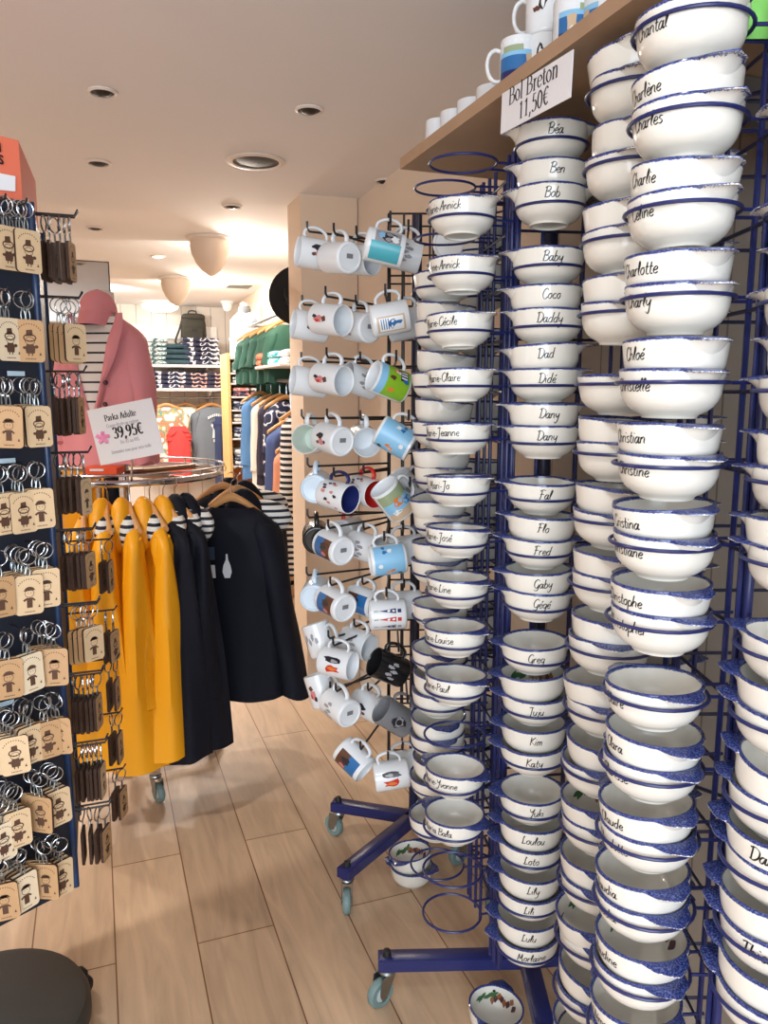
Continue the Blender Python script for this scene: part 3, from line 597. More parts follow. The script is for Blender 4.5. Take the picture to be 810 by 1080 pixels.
def print_mesh(kind, side):
    mb = MB(); rnd = random.Random(kind)
    for side in (side,):
        s = 1 if side > 0 else -1
        R0 = MR + .0004; R1 = MR + .0007; R2_ = MR + .001
        def Pch(a0, a1, z0, z1, c, lay=1): arc_patch(mb, (R0, R1, R2_)[lay], side + a0 * s, side + a1 * s, z0, z1, I_[c])
        def B(a, z, ra, rz_, c, lay=1): blob(mb, (R0, R1, R2_)[lay], side + a * s, z, ra, rz_, I_[c], 12, rnd)
        if kind == 'teal':
            Pch(-.1, 1.1, .012, .088, 'teal', 0); Pch(-.95, -.1, .02, .085, 'grey', 0); B(-.5, .055, .3, .018, 'dark'); B(-.4, .07, .2, .010, 'white', 2); B(-.55, .035, .25, .008, 'sky', 2)
        elif kind == 'boat':
            Pch(-.1, .95, .012, .085, 'tan', 0); Pch(.0, .85, .018, .08, 'white', 1); B(.4, .05, .28, .012, 'blue', 2); B(.35, .064, .1, .014, 'blue', 2)
            for i in range(4): Pch(.05, .7, .022 + i * .006, .0245 + i * .006, 'blue', 2)
        elif kind == 'figures':
            B(-.25, .05, .22, .012, 'dark'); B(.15, .045, .2, .015, 'pink'); B(.18, .062, .12, .006, 'brown', 2); B(-.22, .064, .1, .006, 'dark', 2); B(.1, .030, .12, .005, 'navy', 2)
        elif kind == 'dolls':
            B(0, .045, .2, .016, 'pink'); B(.02, .064, .17, .008, 'brown', 2); B(-.15, .03, .1, .008, 'dark', 2); B(.14, .04, .09, .008, 'red', 2)
        elif kind == 'green':
            Pch(-1.2, 1.2, .008, .072, 'green', 0); Pch(-1.2, 1.2, .072, .092, 'sky', 0)
            for i in range(6): B(rnd.uniform(-.9, .9), rnd.uniform(.018, .06), .14, .009, rnd.choice(['orange', 'white', 'blue', 'brown', 'navy']), 2)
            Pch(-.9, -.2, .015, .036, 'navy', 1)
            for i in range(3): Pch(-.84 + .2 * i, -.74 + .2 * i, .017, .034, 'white', 2)
        elif kind == 'prints':
            for i in range(12): B(rnd.uniform(-1.2, 1.2), rnd.uniform(.015, .085), .10, .007, rnd.choice(['navy', 'brown', 'dark', 'pink']))
        elif kind == 'sea':
            Pch(-1.3, 1.3, .008, .09, 'sky', 0)
            for i in range(9): B(rnd.uniform(-1.1, 1.1), rnd.uniform(.02, .08), .13, .006, rnd.choice(['blue', 'dark', 'white', 'red', 'orange']))
        elif kind == 'painted':
            Pch(-1.3, 1.3, .008, .03, 'tan', 0); Pch(-1.3, 1.3, .03, .06, 'sky', 0); Pch(-1.3, 1.3, .06, .09, 'sage', 0); B(.2, .055, .3, .012, 'orange'); B(-.5, .04, .4, .010, 'blue'); B(.6, .03, .3, .008, 'white')
        elif kind == 'photo':
            Pch(-.75, .75, .015, .05, 'brown', 0); Pch(-.75, .75, .05, .085, 'blue', 0); B(-.2, .045, .25, .014, 'dark'); B(.3, .04, .15, .012, 'pink', 2)
        elif kind == 'sails':
            for a, c, d in ((-.5, 'navy', 'white'), (.05, 'red', 'white'), (.6, 'grey', 'navy')):
                A = [(a, .078), (a - .17, .03), (a + .17, .03)]
                mb.add([Vector((R1 * cos(side + x * s), R1 * sin(side + x * s), z)) for x, z in A], [(0, 1, 2)], I_[c])
                for zz in (.037, .05): B(a, zz, .08, .004, d, 2)
                Pch(a - .02, a + .02, .078, .09, 'dark', 1); Pch(a - .12, a + .12, .016, .026, c, 1)
        elif kind == 'face':
            B(.1, .05, .28, .024, 'red'); B(.1, .052, .14, .014, 'orange', 2); B(-.5, .05, .22, .026, 'dark'); B(-.45, .056, .1, .012, 'grey', 2)
        elif kind == 'emblem':
            B(0, .05, .42, .019, 'dark'); B(0, .05, .33, .015, 'grey', 2)
            blob(mb, R2_ + .0003, side, .05, .2, .009, I_['dark'], 10)
        elif kind == 'cliff':
            Pch(-1.2, 1.2, .006, .03, 'navy', 0); Pch(-1.2, 1.2, .03, .058, 'blue', 0); Pch(-1.2, 1.2, .058, .068, 'sky', 0); Pch(-.9, .2, .066, .078, 'sage', 1); B(.55, .045, .2, .02, 'tan', 1); B(.5, .03, .14, .010, 'white', 2)
            for i in range(8): blob(mb, R2_, side + (-1.1 + .3 * i) * s, .086, .06, .003, I_['white'], 8)
        elif kind == 'knot':
            for i in range(5): B(-.5 + .25 * i, .05 + .012 * (i % 2), .12, .010, 'grey')
        elif kind == 'penguin':
            B(.1, .06, .2, .016, 'dark'); B(.12, .056, .1, .012, 'white', 2); B(-.2, .045, .2, .006, 'brown', 2)
    return mb.mesh('print', PM) if mb.v else None
PRM = {}
MUGB = {}
def mug_body(col):
    if col not in MUGB:
        m = mat('mug_glaze_%s' % col, {'white': (226, 230, 233), 'black': (26, 26, 28), 'grey': (120, 122, 126), 'sky': (205, 222, 236)}[col], .15)
        a = MB().lathe([(.001, .004), (.032, .003), (.034, 0), (.037, 0), (.0405, .003), (MR, .008), (MR, .092), (.0411, .097), (.0398, .098), (.0385, .0965), (.038, .092), (.038, .012), (.034, .007), (.001, .006)], 36).mesh('souvenir_mug', m)
        h = MB(); pts = smoothline([(.0405, .080), (.052, .084), (.064, .076), (.069, .056), (.065, .036), (.054, .022), (.0405, .020)], 5)
        rs = []
        for i, (x, z) in enumerate(pts):
            q0 = pts[max(i - 1, 0)]; q1 = pts[min(i + 1, len(pts) - 1)]; tx, tz = q1[0] - q0[0], q1[1] - q0[1]; L = sqrt(tx * tx + tz * tz); nx, nz = -tz / L, tx / L
            rs.append([Vector((x + nx * .0042 * cos(b), .0068 * sin(b), z + nz * .0042 * cos(b))) for b in [2 * pi * j / 12 for j in range(12)]])
        h.rings(rs); MUGB[col] = (a, h.mesh('handle', m), m)
    return MUGB[col]
LINING = {}
def mug(pos, zdir, label, pr=None, col='white', lining=None, up=None, spin=0, handle=None, group=None, sticker=False, sc=1):
    """pos: centre of the body; zdir: where the mouth points; the handle is uppermost"""
    a, h, m = mug_body(col); b = link(a, 'souvenir_mug'); tag(b, label, 'mug', group)
    z = Vector(zdir).normalized(); x = Vector(up if up else (0, 0, 1)); x = (x - z * x.dot(z)).normalized(); y = z.cross(x)
    M = Matrix((x, y, z)).transposed() @ Matrix.Rotation(radians(spin), 3, 'Z')
    b.scale = (sc, sc, sc); b.location = Vector(pos) - M @ Vector((0, 0, MH / 2 * sc)); b.rotation_euler = M.to_euler()
    hh = link(h if not handle else h.copy(), 'handle', b)
    if handle: hh.data.materials[0] = PT_[handle]
    if pr:
        if pr not in PRM: PRM[pr] = [print_mesh(pr, radians(90)), print_mesh(pr, radians(-90))]
        for q in PRM[pr]: link(q, 'print', b)
    if lining:
        if lining not in LINING: LINING[lining] = MB().lathe([(.0392, .0972), (.0378, .095), (.0376, .013), (.033, .0078), (.001, .0072)], 32).mesh('lining', PT_[lining])
        link(LINING[lining], 'lining', b)
    if sticker:
        if 's' not in LINING:
            LINING['s'] = MB().box((.004, 0, .0015), (.012, .020, .0006)).mesh('base_label', mat('label_grey', (120, 120, 124), .6))
        link(LINING['s'], 'base_label', b)
    return M @ Vector((.066, 0, MH * .52)) + b.location     # crest of the handle
def cdir(r, u, t): return (Rv * r + UP * u - Fv * t).normalized()
# mug stand
GR = PZ(436, 862, .12); GR.z = 0
ms = thing('mug_stand', 'dark wire stand with hooks full of souvenir mugs, blue feet on casters', 'display stand', (0, 0, 0))
MB().tube([GR + UP * .1, GR + UP * 2.08], .016, 14).build('pole', DBLUE, ms)
g1, g2 = Rv, Fv
GC = GR - g2 * .03
gh = .085
for sx_, sy_, n_ in ((g1, -g2, 'a'), (g2, g1, 'b'), (g1, g2, 'c'), (g2, -g1, 'd')):
    mb = MB()
    for i in range(5): mb.tube([GC + sy_ * gh + sx_ * gh * (-1 + i * .5) + UP * .42, GC + sy_ * gh + sx_ * gh * (-1 + i * .5) + UP * 2.06], .0035 if i % 4 else .005, 6)
    for i in range(20): mb.tube([GC + sy_ * gh - sx_ * gh + UP * (.42 + i * .0863), GC + sy_ * gh + sx_ * gh + UP * (.42 + i * .0863)], .003, 6)
    mb.build('grid_panel', BLACKW, ms)
for (tx, ty), ca in (((357, 848), radians(120)), ((366, 917), radians(250))):
    base_arm(ms, GR, PZ(tx, ty, .125), .12, BLUE, ca)
for dv, ca in ((V(.13, .2), 0), (V(.13, -.12), 60)): base_arm(ms, GR, GR + dv, .12, BLUE, ca)
def hook(to, lane):
    """a straight prong from the grid to the handle it carries, tip turned up"""
    q = to - UP * .004; side = -g1 if lane == 'l' else -g2
    f = GC + side * gh; f = f + UP * (q.z - .004)
    rel = (q - f); along = g2 if lane == 'l' else g1; k = max(-gh, min(gh, rel.dot(along))); f = f + along * k
    d = q - f; d.z = 0; L = d.length; d.normalize()
    tip = q + d * .022
    MB().tube([f, q, tip, tip + d * .006 + UP * .008, tip + d * .006 + UP * .026], .0032, 7).build('hook', BLACKW, ms)
RC = cdir(.78, -.12, .62)      # mouth to the right and towards us
BC = cdir(-.62, .12, -.78)     # base to the right and towards us
FACE = cdir(-.25, .05, .97); LEFT = cdir(-.93, .12, .35); RIGHT = cdir(.92, -.16, .3)
MUGS = [ # px, py, d, mouth, print, colour, lining, handle, hook lane, label
 (332, 268, 2.20, LEFT, 'figures', 'white', 0, 0, 'l', 'white mug with dark figure print, top row, at the pillar edge'),
 (358, 272, 2.14, BC, 0, 'white', 0, 0, 'l', 'plain white mug showing its base, top row of the mug stand'),
 (379, 274, 2.20, RC, 'knot', 'white', 0, 0, 'l', 'white mug with open mouth behind the base-on mug, top row'),
 (405, 261, 2.02, cdir(.92, -.2, -.1), 'teal', 'white', 0, 0, 'r', 'white mug with teal photo print, front of the top row'),
 (424, 268, 2.12, cdir(.92, -.2, -.1), 'knot', 'white', 0, 0, 'r', 'white mug hung just behind the teal photo mug'),
 (327, 344, 2.22, LEFT, 'figures', 'white', 0, 0, 'l', 'white mug with dark blue figures, second row, half hidden by another'),
 (348, 337, 2.12, RC, 'dolls', 'white', 0, 0, 'l', 'white mug with pink figure and open mouth, second row'),
 (380, 345, 2.20, BC, 'knot', 'white', 0, 0, 'l', 'white mug showing its base with dark mark, second row'),
 (411, 336, 2.04, cdir(.95, .18, -.05), 'boat', 'white', 0, 0, 'r', 'white mug printed with a blue sailing boat, second row'),
 (428, 342, 2.14, cdir(.95, .18, -.05), 0, 'white', 0, 0, 'r', 'white mug hung behind the sailing boat mug'),
 (326, 403, 2.22, LEFT, 0, 'white', 0, 0, 'l', 'plain white mug at the pillar edge, third row'),
 (349, 400, 2.12, RC, 'dolls', 'white', 0, 0, 'l', 'white mug with red figure and open mouth, third row'),
 (380, 402, 2.20, cdir(-.8, .3, .5), 'knot', 'white', 0, 0, 'l', 'white mug tucked behind the bright green mug, third row'),
 (410, 403, 2.02, cdir(-.86, .34, .38), 'green', 'white', 0, 0, 'r', 'mug with bright green countryside print, tilted, third row'),
 (328, 463, 2.18, FACE, 'prints', 'white', 'mint', 0, 'l', 'white mug facing us with pale green inside, fourth row'),
 (351, 463, 2.12, BC, 'figures', 'white', 0, 0, 'l', 'cream mug with figures and a black base sticker, fourth row'),
 (384, 464, 2.16, cdir(.2, -.1, .95), 'figures', 'white', 0, 0, 'l', 'white mug with open mouth facing us, fourth row'),
 (417, 462, 2.02, cdir(.80, -.45, .1), 'sea', 'white', 0, 0, 'r', 'pale blue mug with sea print hung at a slant, fourth row'),
 (334, 513, 2.18, cdir(.05, .05, -1), 0, 'sky', 0, 0, 'l', 'pale blue mug turned base to us, fifth row'),
 (356, 523, 2.12, RC, 'prints', 'white', 'navy', 'navy', 'l', 'white printed mug with navy inside, fifth row'),
 (386, 518, 2.18, cdir(.6, -.1, .8), 'prints', 'white', 'red', 'red', 'l', 'white printed mug with red inside, fifth row'),
 (415, 527, 2.02, cdir(-.55, .75, .3), 'painted', 'white', 0, 0, 'r', 'mug with painted blue beach scene, tilted, fifth row'),
 (428, 516, 2.14, cdir(-.55, .75, .3), 'knot', 'white', 0, 0, 'r', 'white mug behind the painted beach mug'),
 (334, 566, 2.2, cdir(-.1, .05, -.97), 0, 'black', 0, 0, 'l', 'black mug turned base to us, sixth row'),
 (352, 577, 2.12, BC, 'photo', 'white', 0, 0, 'l', 'white mug with brown photo print, sixth row'),
 (385, 577, 2.18, RC, 'knot', 'white', 0, 0, 'l', 'white mug with open mouth, sixth row, beside the photo mug'),
 (409, 590, 2.04, cdir(-.95, -.1, .15), 'sea', 'white', 0, 0, 'r', 'white mug with grey seaside drawing, sixth row'),
 (428, 580, 2.14, cdir(-.95, -.1, .15), 0, 'white', 0, 0, 'r', 'white mug behind the seaside drawing mug'),
 (366, 560, 2.3, cdir(.3, 0, -.9), 0, 'white', 0, 'red', 'l', 'white mug with red handle, deep in the sixth row'),
 (333, 626, 2.2, cdir(.05, .05, -.98), 0, 'sky', 0, 0, 'l', 'pale blue mug with dark edge, base to us, seventh row'),
 (354, 636, 2.12, BC, 'photo', 'white', 0, 0, 'l', 'white mug with brown photo print, seventh row'),
 (384, 634, 2.18, RC, 'photo', 'white', 0, 0, 'l', 'white mug with open mouth, seventh row, beside the photo mug'),
 (409, 648, 2.04, cdir(-.98, -.02, .1), 'sails', 'white', 0, 0, 'r', 'white mug with navy and red triangular sails, seventh row'),
 (427, 638, 2.14, cdir(-.98, -.02, .1), 0, 'white', 0, 0, 'r', 'white mug behind the triangular sails mug'),
 (337, 674, 2.2, cdir(-.3, .9, -.2), 'knot', 'white', 0, 0, 'l', 'white patterned mug hanging base down, eighth row'),
 (356, 699, 2.10, cdir(.9, -.05, .42), 'face', 'white', 0, 0, 'l', 'white mug with red and black print, eighth row'),
 (377, 678, 2.2, RC, 'knot', 'white', 0, 0, 'l', 'white mug behind the red and black mug, eighth row'),
 (410, 704, 2.04, cdir(-.8, .45, .3), 'knot', 'black', 0, 0, 'r', 'black mug with pale knot print, tilted, eighth row'),
 (339, 727, 2.2, cdir(-.3, .9, -.2), 'dolls', 'white', 0, 0, 'l', 'white patterned mug hanging base down, ninth row'),
 (359, 746, 2.10, BC, 'knot', 'white', 0, 0, 'l', 'plain white mug showing its base label, ninth row'),
 (389, 744, 2.18, RC, 'figures', 'white', 0, 0, 'l', 'white mug with open mouth, ninth row, beside the grey mug'),
 (416, 756, 2.04, cdir(-.75, .6, .25), 'emblem', 'grey', 0, 0, 'r', 'grey mug with a round dark emblem, ninth row'),
 (373, 800, 2.08, cdir(.72, -.5, .48), 'photo', 'white', 0, 0, 'l', 'white mug with dark photo print hanging alone, lowest row'),
 (413, 817, 2.04, cdir(-.96, -.12, .1), 'face', 'white', 0, 0, 'r', 'white mug with red face print, lowest row'),
 (428, 806, 2.12, cdir(-.96, -.12, .1), 0, 'white', 0, 0, 'r', 'white mug behind the red face mug, lowest row'),
]
for px, py, d, zd, pr, col, ln, hd, lane, lab in MUGS:
    top = mug(P(px, py, d), zd, lab, pr or None, col, ln or None, handle=hd or None, sticker=(zd == BC))
    hook(top - UP * .004, lane)
# a mug glimpsed behind the Marie bowls
mug(P(478, 256, 1.98), cdir(.3, .2, -.9), 'white mug with teal rim and red dot print behind the Marie bowls', 'face', 'white', 'teal')
# mugs on the shelf (they stand upright)
def shelf_mug(px, pyb, X, pr, lab, spin, zadd=0, col='white'):
    p = PZ(px, pyb, SHZ + .0255); p.x = max(p.x, SX + .045)
    k = .86; p.z = SHZ + .0255 + MH * k / 2 + zadd * k
    mug(p, (0, 0, 1), lab, pr, col, None, (cos(radians(spin)), sin(radians(spin)), 0), sc=k)
shelf_mug(547, 96, .82, 'cliff', 'mug with blue cliff and white dots standing on the shelf edge', 150)
shelf_mug(605, 60, .775, 'cliff', 'largest looking blue cliff mug on the shelf above the price card', -10)
shelf_mug(573, 94, .93, 'penguin', 'white mug with a small animal print on the shelf, lower of two', 130)
shelf_mug(573, 94, .93, 'penguin', 'white mug with a small animal print, stacked on another mug', 134, .0985)
shelf_mug(636, 52, .86, 'cliff', 'blue mug behind the cliff mug on the shelf', 60)
shelf_mug(664, 44, .80, None, 'plain white mug near the end of the shelf above the bowls', 60)
for i, (px, py) in enumerate(((464, 168), (480, 160), (498, 150), (519, 138))):
    shelf_mug(px, py, .865 + (.02 if i < 3 else -.02), None, ['white mug at the far end of the shelf', 'white mug second from the far end of the shelf', 'white mug third from the far end of the shelf', 'white mug fourth from the far shelf end, beside the cliff mug'][i], 70)
# ================================================================== KEY RING STAND
E0 = LD(-.657, 1.5); n1 = (Rv * .77 - Fv * .635).normalized(); t1 = -(Rv * .635 + Fv * .77).normalized()   # along face one, away from the corner
n2 = (Rv * .935 + Fv * .349).normalized(); t2 = (-Rv * .349 + Fv * .935).normalized()
KS = .30; KC = E0 + t1 * KS / 2 - n1 * KS * .866; KZ0, KZ1 = .52, 1.895
ks = thing('key_ring_stand', 'dark blue revolving stand hung with wooden key rings, orange header on top', 'display stand', (0, 0, 0))
PANEL = mat('midnight_blue_panel', (20, 28, 44), .5); POST = mat('navy_enamel', (24, 52, 92), .3)
hexp = []
v0 = E0 - KC
for i in range(6): hexp.append(Matrix.Rotation(i * pi / 3, 3, 'Z') @ v0)
for i in range(6):
    a, b = KC + hexp[i] * .985, KC + hexp[(i + 1) % 6] * .985
    d = b - a; L = d.length; d.normalize(); nn = d.cross(UP); M = Matrix((d, nn, UP)).transposed()
    MB().box((a + b) / 2 + UP * (KZ0 + KZ1) / 2, (L, .008, KZ1 - KZ0), M).build('panel', PANEL, ks)
    c = KC + hexp[i]; MB().tube([c + UP * (KZ0 - .01), c + UP * (KZ1 + .005)], .007, 10).build('corner_post', POST, ks)
MB().rings([[KC + q * 1.0 + UP * z for q in hexp] for z in (KZ0 - .012, KZ0)]).build('bottom_plate', PANEL, ks, False)
MB().tube([KC + UP * .06, KC + UP * KZ0], .022, 16).build('pole', BLK, ks)
BD = LD(-.935, 1.60)
MB().lathe([(.001, .115), (.2, .115), (.222, .108), (.232, .09), (.232, .06), (.222, .05), (.001, .05)], 48, c=Vector((BD.x, BD.y, 0))).build('base_disc', mat('charcoal_base', (58, 56, 52), .6, 0, .08, 4), ks)
for i in range(5):
    a = radians(31 + 72 * i); q = BD + Vector((cos(a), sin(a), 0)) * .232
    o = MB().box((q.x, q.y, .058), (.04, .035, .04), Matrix.Rotation(a, 3, 'Z'), bev=.008).lathe([(.001, -.014), (.022, -.014), (.026, -.008), (.026, .008), (.022, .014), (.001, .014)], 18, Matrix.Rotation(a, 3, 'Z') @ Matrix.Rotation(pi / 2, 3, 'X'), c=(q.x + cos(a) * .01, q.y + sin(a) * .01, .027))
    o.build('caster', BLK, ks)
hd = thing('orange_header_box', 'orange hexagonal header box with a white paper label, on the key ring stand', 'box', (0, 0, 0))
HS = .97; hexh = [Matrix.Rotation(radians(-2), 3, 'Z') @ q for q in hexp]
MB().rings([[KC + q * HS + UP * z for q in hexh] for z in (KZ1 + .006, 2.006)]).build('carton', mat('terracotta_card', (222, 112, 84), .7, 0, .04, 6), hd, False)
fa = KC + hexh[0] * HS; nh = Matrix.Rotation(radians(-2), 3, 'Z') @ n1
f0 = fa + nh * .002
q0 = PN(-14, 180, f0, nh); q1 = PN(16, 186, f0, nh); q2 = PN(16, 202, f0, nh); q3 = PN(-14, 199, f0, nh)
MB().add([q0, q1, q2, q3] + [q + nh * .001 for q in (q0, q1, q2, q3)], [(4, 5, 6, 7), (3, 2, 1, 0), (0, 1, 5, 4), (1, 2, 6, 5), (2, 3, 7, 6), (3, 0, 4, 7)]).build('paper_label', PAPER, hd, False)
for s_, px, py in (('I', 0, 160), ('S', 1, 173)):
    o = text_mesh(s_, .022, .0006).build('lettering', INK, hd, False); pp = PN(px, py, f0, nh) + nh * .001
    o.location = pp; o.rotation_euler = Matrix((-t1, -n1, UP)).transposed().to_euler()
for i, (px, py) in enumerate(((17, 394), (7, 486), (6, 742))):
    pp = PN(px, py, E0 + n1 * .006, n1)
    o = MB().box((0, 0, 0), (.032, .002, .009), bev=.0004).build('price_strip', mat('pale_strip', (190, 215, 228), .5), ks); o.location = pp; o.rotation_euler = Matrix((-t1, -n1, UP)).transposed().to_euler()
# one key ring: wooden tag (origin at its hole), engraving, clasp, split ring
TW, TH_ = .049, .074
def tag_poly():
    out = []; r = .007
    for cx, cz, a0 in ((TW / 2 - r, -TH_ + .006 + r, -90), (TW / 2 - r, .006 - r, 0), (-TW / 2 + r, .006 - r, 90), (-TW / 2 + r, -TH_ + .006 + r, 180)):
        for i in range(5): a = radians(a0 + 22.5 * i); out.append((cx + r * cos(a), cz + r * sin(a)))
    return out
WD = [mat('light_key_tag_wood', (212, 184, 146), .6, 0, .08, 40), mat('tan_key_tag_wood', (184, 146, 104), .6, 0, .1, 40), mat('pale_key_tag_wood', (226, 208, 178), .6, 0, .06, 40), mat('walnut_key_tag_wood', (96, 70, 54), .6, 0, .12, 40)]
BURN = mat('burnt_engraving', (84, 56, 40), .8); EDGE = mat('charred_edge', (62, 40, 28), .8)
def tag_mesh(m):
    p = tag_poly(); k = len(p); mb = MB(); t = .0028
    vs = [(x, -t, z) for x, z in p] + [(x, t, z) for x, z in p]
    mb.add(vs, [tuple(range(k)), tuple(range(2 * k - 1, k - 1, -1))]); mb.add(vs, [(i, i + k, (i + 1) % k + k, (i + 1) % k) for i in range(k)], 1)
    return mb.mesh('wooden_key_ring', [m, EDGE], False)
ME_TAG = [tag_mesh(m) for m in WD]
def engr(kind):
    mb = MB(); y = -.00305
    def poly(pts, m=0): mb.add([(x, y, z) for x, z in pts], [tuple(range(len(pts)))], m)
    def ell(cx, cz, rx, rz_, n=14): poly([(cx + rx * cos(2 * pi * i / n), cz + rz_ * sin(2 * pi * i / n)) for i in range(n)])
    def ringe(cx, cz, rx, rz_, w, a0=0, a1=360, n=18):
        for i in range(n):
            A = [radians(a0 + (a1 - a0) * (i + j) / n) for j in (0, 1)]
            poly([(cx + (rx + w * s) * cos(a), cz + (rz_ + w * s) * sin(a)) for a, s in ((A[0], 0), (A[1], 0), (A[1], 1), (A[0], 1))])
    for i in range(11):                                            # arched line of tiny characters
        a = radians(150 - 12 * i); ell(.021 * cos(a), -.021 + .020 * sin(a), .0011, .0013, 6)
    for i in range(8): ell(-.008 + .0023 * i, -.0625, .0008, .0013, 6)
    poly([(.0145, -.056), (.019, -.056), (.0168, -.0505)])
    if kind == 0:                                                  # tall lace head-dress and apron
        poly([(-.0052, -.012), (.0046, -.011), (.0056, -.022), (-.0062, -.023)]); ringe(0, -.0255, .009, .005, .0022); ringe(0, -.031, .0075, .006, .001)
        ell(-.0025, -.030, .0008, .0008, 6); ell(.0025, -.030, .0008, .0008, 6)
        poly([(-.006, -.037), (.006, -.037), (.0085, -.044), (.007, -.053), (-.007, -.053), (-.0085, -.044)]); ell(.0105, -.041, .0035, .003); ell(-.0095, -.043, .003, .0025)
        poly([(-.004, -.053), (-.002, -.053), (-.002, -.057), (-.004, -.057)]); poly([(.002, -.053), (.004, -.053), (.004, -.057), (.002, -.057)])
    else:                                                          # round hat and waistcoat
        poly([(-.007, -.018), (.007, -.017), (.0105, -.0225), (-.0105, -.0235)]); ell(0, -.0185, .0065, .0032); ringe(0, -.028, .0075, .0065, .001)
        ell(-.0025, -.027, .0009, .0009, 6); ell(.0025, -.027, .0009, .0009, 6)
        poly([(-.0055, -.036), (.0055, -.036), (.0105, -.041), (.0085, -.043), (.005, -.040), (.005, -.055), (-.005, -.055), (-.005, -.040), (-.0095, -.043), (-.0115, -.0395)])
    return mb.mesh('engraving', BURN, False)
ME_ENG = [engr(0), engr(1)]
def clasp_mesh():
    mb = MB()
    mb.tube([(0, .0025, 0), (0, 0, .0035), (0, -.0025, 0), (0, 0, -.0035)], .0008, 5, True)
    for s in (-1, 1): mb.tube(smoothline([(s * .0004, 0, .003), (s * .0034, 0, .009), (s * .003, 0, .018), (s * .0016, 0, .022)], 3), .0012, 6)
    mb.box((0, 0, .024), (.006, .004, .005), bev=.001); return mb.mesh('clasp', STEEL)
def split_mesh():
    mb = MB(); mb.tube([(.0145 * cos(a), -.001 + .002 * i / 40, .0405 + .0145 * sin(a)) for i, a in [(i, 4 * pi * i / 40) for i in range(41)]], .0011, 6); return mb.mesh('split_ring', mat('bright_steel', (190, 192, 195), .22, 1))
ME_CL = clasp_mesh(); ME_SP = split_mesh()
def keyring(pos, nrm, yaw, wood, fig, label, sway=0):
    """pos: hole of the tag; nrm: where the engraved side looks"""
    o = link(ME_TAG[wood], 'wooden_key_ring'); tag(o, label, 'key ring')
    n = Matrix.Rotation(radians(yaw), 3, 'Z') @ Vector(nrm); x = -n.cross(UP); x.normalize()
    M = Matrix((x, -n, UP)).transposed() @ Matrix.Rotation(radians(sway), 3, 'Y')
    o.location = pos; o.rotation_euler = M.to_euler()
    link(ME_ENG[fig], 'engraving', o); link(ME_CL, 'clasp', o)
    s = link(ME_SP, 'split_ring', o); s.rotation_euler = (0, 0, radians(random.uniform(-35, 35)))
# front face: px, py of the tag's hole, yaw, wood, figure, how many behind it
FR = [[(6, 242, 12, 0, 0, 1), (28, 246, 8, 0, 0, 3)], [(8, 339, 14, 2, 0, 1), (30, 341, -14, 1, 0, 1)], [(9, 432, -45, 1, 1, 2), (39, 432, 2, 0, 0, 3)], [(2, 524, 5, 0, 0, 1), (23, 523, 4, 0, 0, 2), (41, 519, -8, 0, 1, 1)],
      [(0, 612, 0, 1, 1, 0), (30, 610, -10, 0, 1, 4), (48, 603, -12, 0, 1, 2)], [(8, 699, -14, 1, 1, 1), (31, 693, 8, 2, 1, 1), (57, 687, -35, 1, 1, 3)], [(14, 780, -25, 0, 0, 3), (31, 769, 6, 0, 0, 2), (49, 764, -10, 1, 0, 1), (61, 760, -48, 1, 1, 1)],
      [(2, 872, 5, 2, 0, 1), (17, 858, -8, 0, 0, 4), (43, 843, -62, 1, 0, 2), (60, 836, -2, 0, 0, 2)], [(3, 935, -30, 1, 1, 1), (25, 925, 5, 2, 1, 4), (48, 914, -55, 1, 1, 2), (64, 911, 5, 0, 0, 2)]]
WN = ['light', 'tan', 'pale', 'walnut']; FN = ['tall-hat', 'round-hat']; PN_ = ['frontmost', 'second', 'third', 'fourth', 'fifth', 'sixth']
for r_, row in enumerate(FR):
    m_ = len(row)
    for c_, (px, py, yaw, wood, fig, nb) in enumerate(row):
        base = PN(px, py, E0 + n1 * .075, n1)
        for k in range(nb + 1):
            pos = base - n1 * .0105 * k + t1 * (.0035 * k * (1 if k % 2 else .6)) + UP * (.0012 * k)
            wd_ = wood if k == 0 else (wood if (k + c_) % 3 else 1)
            keyring(pos, n1, yaw + k * 2.5, wd_, fig, '%s wooden key ring, %s figure, %s in %s stack from post, %s row down' % (WN[wd_], FN[fig], PN_[k], ORD[m_ - 1 - c_], ORD[r_]), random.uniform(-2, 2))
        hk = PN(px, py, E0 + n1 * .075, n1) + UP * .050; b_ = hk - n1 * .073
        MB().tube([b_, hk + n1 * .005, hk + n1 * .01 + UP * .008], .0018, 6).build('hook', BLACKW, ks)
# side face: prongs pointing away, tags edge-on
SR = [(276, 3, 6), (362, 1, 4), (440, 3, 6), (525, 3, 5), (606, 3, 6), (684, 1, 4), (757, 3, 6), (830, 3, 6), (896, 3, 4)]
for r_, (py, wood, n_k) in enumerate(SR):
    E2 = E0 + t2 * .05 + n2 * .004
    zz = P(60, py, 1.54).z + .032
    for dx in (-.008, .008):
        MB().tube([E2 + t2 * dx + UP * (zz + .058), E2 + t2 * dx + n2 * .070 + UP * (zz + .058), E2 + t2 * dx + n2 * .077 + UP * (zz + .070)], .0022, 6).build('hook', BLACKW, ks)
    for k in range(n_k):
        pos = E2 + n2 * ((.014 + .046 * k / max(1, n_k - 1)) if wood == 3 else (.030 + .028 * k / max(1, n_k - 1))) + UP * (zz + random.uniform(-.003, .003))
        yaw = {1: -48}.get(wood, -9) + random.uniform(-9, 5)
        wd_ = wood if k < n_k - 1 else (0 if r_ % 2 else 1)
        keyring(pos, n2, yaw - (8 if wd_ != 3 else 0), wd_, r_ % 2 if wood != 1 else 1, '%s wooden key ring, %s along the side prong, %s row from the top' % (WN[wd_], ORD[k], ORD[r_]))
